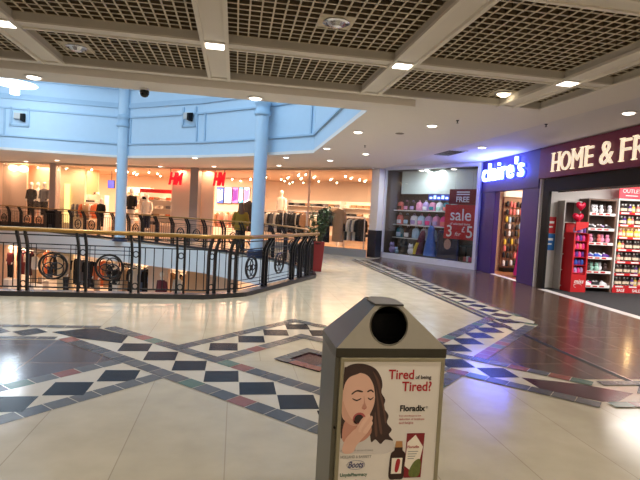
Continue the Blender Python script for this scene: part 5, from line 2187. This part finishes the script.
b.xprism([(.03, zt - .04), (wd - .03, zt - .04), (wd - .06, zt + .01), (hx + .09, zc_ - .07), (hx - .09, zc_ - .07), (.06, zt + .01)], .16, .165)
b.build('liner', BLACK, bin_)
b = MB()
b.lathe([(.006, 0), (.006, .004), (0, .004)], n=12)
o = b.build('lock', BLACK, bin_, (.012, .010, .62), rot=(PI / 2, 0, 0))
# poster in a metal frame on the bin's front
PX0, PX1 = on_line(341, 420, (-5, BY), (5, BY)).x - xl, on_line(437.3, 420, (-5, BY), (5, BY)).x - xl
PZ = on_line(389, 361.5, (-5, BY), (5, BY)).z
pw_ = PX1 - PX0
sc = pw_ / 370.0
PH = 0.72


def pp(cx_, cy_, y=-.0):
    return (PX0 + (cx_ - 42) * sc, y, PZ - (cy_ - 25) * sc)


poster = None
b = MB()
fw = .018
for lo, hi in (((PX0 - fw, PZ), (PX1 + fw, PZ + fw)), ((PX0 - fw, PZ - PH - fw), (PX1 + fw, PZ - PH)), ((PX0 - fw, PZ - PH), (PX0, PZ)), ((PX1, PZ - PH), (PX1 + fw, PZ))):
    b.box((lo[0], -.006, lo[1]), (hi[0], .012, hi[1]))
b.build('poster_frame', mat('frame_steel', (160, 154, 132), .3, .85), bin_, bevel=.002)
b = MB()
b.box((PX0, 0, PZ - PH), (PX1, .012, PZ))
poster = b.build('poster', mat('poster_white', (222, 216, 206), .5, var=.01), bin_)


def patch(name, poly, m, lay):
    b = MB()
    q = [pp(*p)[::2] for p in poly]
    a = sum(q[i][0] * q[(i + 1) % len(q)][1] - q[(i + 1) % len(q)][0] * q[i][1] for i in range(len(q)))
    if a < 0:
        q = q[::-1]
    y = -.0004 - .0004 * lay
    b.add([(x, y, z) for x, z in q], [tuple(range(len(q)))])
    return b.build(name, m, poster)


def smoothpoly(P, n=4):
    out = []
    m = len(P)
    for i in range(m):
        p0, p1, p2, p3 = P[i - 1], P[i], P[(i + 1) % m], P[(i + 2) % m]
        for k in range(n):
            t_ = k / n
            out.append(tuple(.5 * (2 * p1[j] + (p2[j] - p0[j]) * t_ + (2 * p0[j] - 5 * p1[j] + 4 * p2[j] - p3[j]) * t_ ** 2 + (3 * p1[j] - p0[j] - 3 * p2[j] + p3[j]) * t_ ** 3) for j in (0, 1)))
    return out


def ell(cx_, cy_, rx, ry, n=24, tilt=0):
    c, s_ = math.cos(tilt), math.sin(tilt)
    return [(cx_ + rx * math.cos(2 * PI * k / n) * c - ry * math.sin(2 * PI * k / n) * s_, cy_ + rx * math.cos(2 * PI * k / n) * s_ + ry * math.sin(2 * PI * k / n) * c) for k in range(n)]


HAIR = mat('print_brown_hair', (58, 38, 34), .5, var=.35, scale=60)
SKP = mat('print_face', (222, 178, 156), .5, var=.04, scale=8)
SKD = mat('print_face_warm', (196, 140, 120), .5)
INK = mat('print_ink', (44, 26, 24), .5)
RTX = mat('print_red', (168, 28, 36), .5)
GTX = mat('print_grey', (150, 146, 140), .5)
patch('portrait_shirt', smoothpoly([(43, 300), (80, 330), (150, 300), (200, 285), (235, 310), (250, 350), (210, 372), (120, 368), (43, 360)]), mat('print_shirt', (206, 200, 194), .5), 0)
patch('portrait_hair', smoothpoly([(43, 70), (52, 45), (85, 33), (125, 36), (160, 52), (182, 82), (190, 112), (188, 140), (204, 168), (200, 196), (220, 226), (216, 254), (236, 280), (226, 300), (244, 322), (214, 318), (196, 334), (176, 316), (160, 326), (150, 290), (120, 270), (60, 300), (43, 290)]), HAIR, 1)
patch('portrait_neck', smoothpoly([(60, 240), (120, 235), (150, 250), (158, 290), (130, 320), (80, 330), (50, 312)]), SKD, 2)
patch('portrait_face', smoothpoly([(43, 92), (60, 74), (95, 66), (130, 76), (152, 104), (162, 140), (164, 172), (156, 205), (138, 236), (112, 258), (86, 262), (60, 246), (43, 215)]), SKP, 3)
patch('portrait_hair_lock', smoothpoly([(43, 70), (75, 52), (115, 58), (96, 70), (66, 82), (50, 104), (43, 130)]), HAIR, 4)
for P_ in ([(150, 60), (176, 96), (190, 150), (204, 200), (214, 250), (208, 252), (198, 204), (183, 154), (168, 100)], [(166, 120), (178, 170), (188, 230), (200, 290), (192, 292), (180, 234), (172, 176)], [(168, 210), (176, 250), (182, 300), (174, 302), (168, 256)]):
    patch('portrait_hair_strand', smoothpoly(P_), mat('print_hair_light', (96, 66, 54), .5), 2)
patch('portrait_cheek_shade', smoothpoly([(45, 170), (58, 200), (80, 236), (104, 254), (86, 261), (60, 246), (44, 214)]), mat('print_face_mid', (208, 160, 138), .5), 4)
patch('portrait_nostril', smoothpoly([(118, 197), (126, 200), (133, 196), (127, 203)]), mat('print_lips', (176, 84, 84), .5), 5)
patch('portrait_eyebrow', smoothpoly([(76, 142), (95, 130), (116, 134), (114, 139), (94, 136), (78, 147)]), HAIR, 4)
patch('portrait_eyebrow', smoothpoly([(134, 134), (148, 128), (158, 136), (156, 140), (147, 134), (136, 139)]), HAIR, 4)
patch('portrait_eye', smoothpoly([(80, 160), (96, 166), (112, 160), (110, 165), (96, 171), (82, 165)]), INK, 4)
patch('portrait_eye', smoothpoly([(138, 158), (148, 163), (158, 156), (157, 161), (148, 168), (139, 163)]), INK, 4)
patch('portrait_nose', smoothpoly([(122, 150), (128, 178), (136, 196), (124, 202), (116, 196), (123, 180)]), SKD, 4)
patch('portrait_lips', ell(109, 236, 24, 22, tilt=-.35), mat('print_lips', (176, 84, 84), .5), 4)
patch('portrait_mouth', ell(108, 237, 17, 16, tilt=-.35), INK, 5)
# raised hand: palm, four fingers and a thumb
patch('portrait_palm', smoothpoly([(52, 350), (62, 312), (84, 286), (112, 262), (134, 252), (150, 262), (146, 286), (124, 312), (104, 338), (92, 362), (62, 366)]), SKP, 6)
for n_, P_ in enumerate(([(96, 282), (112, 248), (126, 230), (134, 236), (128, 256), (112, 284)], [(108, 280), (126, 240), (142, 219), (150, 226), (142, 250), (124, 284)], [(118, 280), (138, 244), (153, 226), (160, 234), (152, 258), (134, 286)], [(126, 284), (146, 256), (156, 246), (161, 254), (152, 274), (138, 292)], [(66, 310), (84, 284), (100, 272), (106, 279), (92, 296), (76, 318)])):
    patch('portrait_finger', smoothpoly(P_), SKP if n_ % 2 == 0 else mat('print_face_light', (230, 190, 168), .5), 7 + n_)
# printed words and product picture
def ptext(name, txt, cx_, cy_, size, m, bold=.0, shear=0, sx=1.0, lay=1, width=None):
    b = MB()
    x, _, z = pp(cx_, cy_)
    b.text(txt, (x, -.0008 - .0004 * lay, z), (1, 0, 0), (0, 0, 1), size * sc, .0004, bold * sc, shear, sx=sx)
    if width:
        xs = [v[0] for v in b.v]
        k = width * sc / (max(xs) - min(xs))
        x0 = min(xs)
        b.v = [(x + (v[0] - x0) * k, v[1], v[2]) for v in b.v]
    return b.build(name, m, poster)


ptext('headline', 'Tired', 211, 90, 50, RTX, 1.0, width=98)
ptext('headline', 'of being', 315, 90, 19, INK, .5, width=62)
ptext('headline', 'Tired?', 265, 135, 50, RTX, 1.0, width=115)
ptext('product_title', 'Floradix', 263, 211, 31, BLACK, 1.0, width=98)
ptext('product_title', '®', 362, 202, 12, BLACK)
ptext('small_print', 'Iron contributes to the', 262, 232, 9, RTX, width=84)
ptext('small_print', 'reduction of tiredness', 262, 245, 11, RTX, width=98)
ptext('small_print', 'and fatigue', 262, 259, 11, RTX, width=56)
ptext('small_print', 'Available from stores of these', 46, 358, 9, GTX, width=122)
ptext('shop_names', 'HOLLAND & BARRETT', 48, 384, 14, GTX, .3, width=116)
ptext('shop_names', 'Boots', 78, 420, 33, mat('print_navy', (34, 44, 96), .5), .5, .35, width=58)
ptext('shop_names', 'LloydsPharmacy', 50, 452, 17, mat('print_green', (60, 100, 80), .5), .5, width=102)
ptext('shop_names', 'Superdrug', 54, 478, 19, mat('print_pink', (216, 100, 130), .5), .3, width=86)
b = MB()
b.tube([(pp(107 + 34 * math.cos(2 * PI * k / 24), 410)[0], -.0016, pp(0, 410 - 17 * math.sin(2 * PI * k / 24))[2]) for k in range(24)], .0008, 4, closed=True)
b.build('shop_names', mat('print_navy', (34, 44, 96)), poster)
patch('printed_box', [(296, 296), (366, 296), (360, 466), (292, 466)], mat('print_box_red', (128, 22, 30), .5), 1)
patch('printed_box_panel', [(300, 330), (330, 302), (362, 348), (352, 400), (320, 440), (294, 420)], mat('print_box_white', (238, 230, 214), .5), 2)
patch('printed_box_fruit', smoothpoly([(312, 440), (330, 405), (352, 395), (357, 425), (350, 460), (318, 462)]), mat('print_fruit', (100, 110, 50), .5, var=.5, scale=80), 3)
ptext('printed_box_text', 'Floradix', 301, 352, 14, RTX, .2, width=46, lay=3)
for k in range(4):
    patch('printed_box_text', [(304, 364 + 9 * k), (344 - 5 * k, 364 + 9 * k), (343 - 5 * k, 367 + 9 * k), (304, 367 + 9 * k)], GTX, 3)
patch('printed_bottle', smoothpoly([(238, 372), (250, 360), (254, 345), (280, 345), (283, 360), (294, 374), (292, 420), (290, 466), (262, 470), (236, 466), (234, 420)]), mat('print_bottle', (48, 24, 18), .3), 4)
patch('printed_bottle_cap', [(255, 324), (280, 324), (282, 348), (253, 348)], mat('print_cap', (176, 128, 76), .5), 5)
patch('printed_bottle_label', [(243, 388), (284, 388), (282, 448), (242, 448)], mat('print_box_white', (238, 230, 214)), 5)
patch('printed_bottle_mark', smoothpoly([(262, 394), (276, 398), (268, 440), (256, 436)]), RTX, 6)
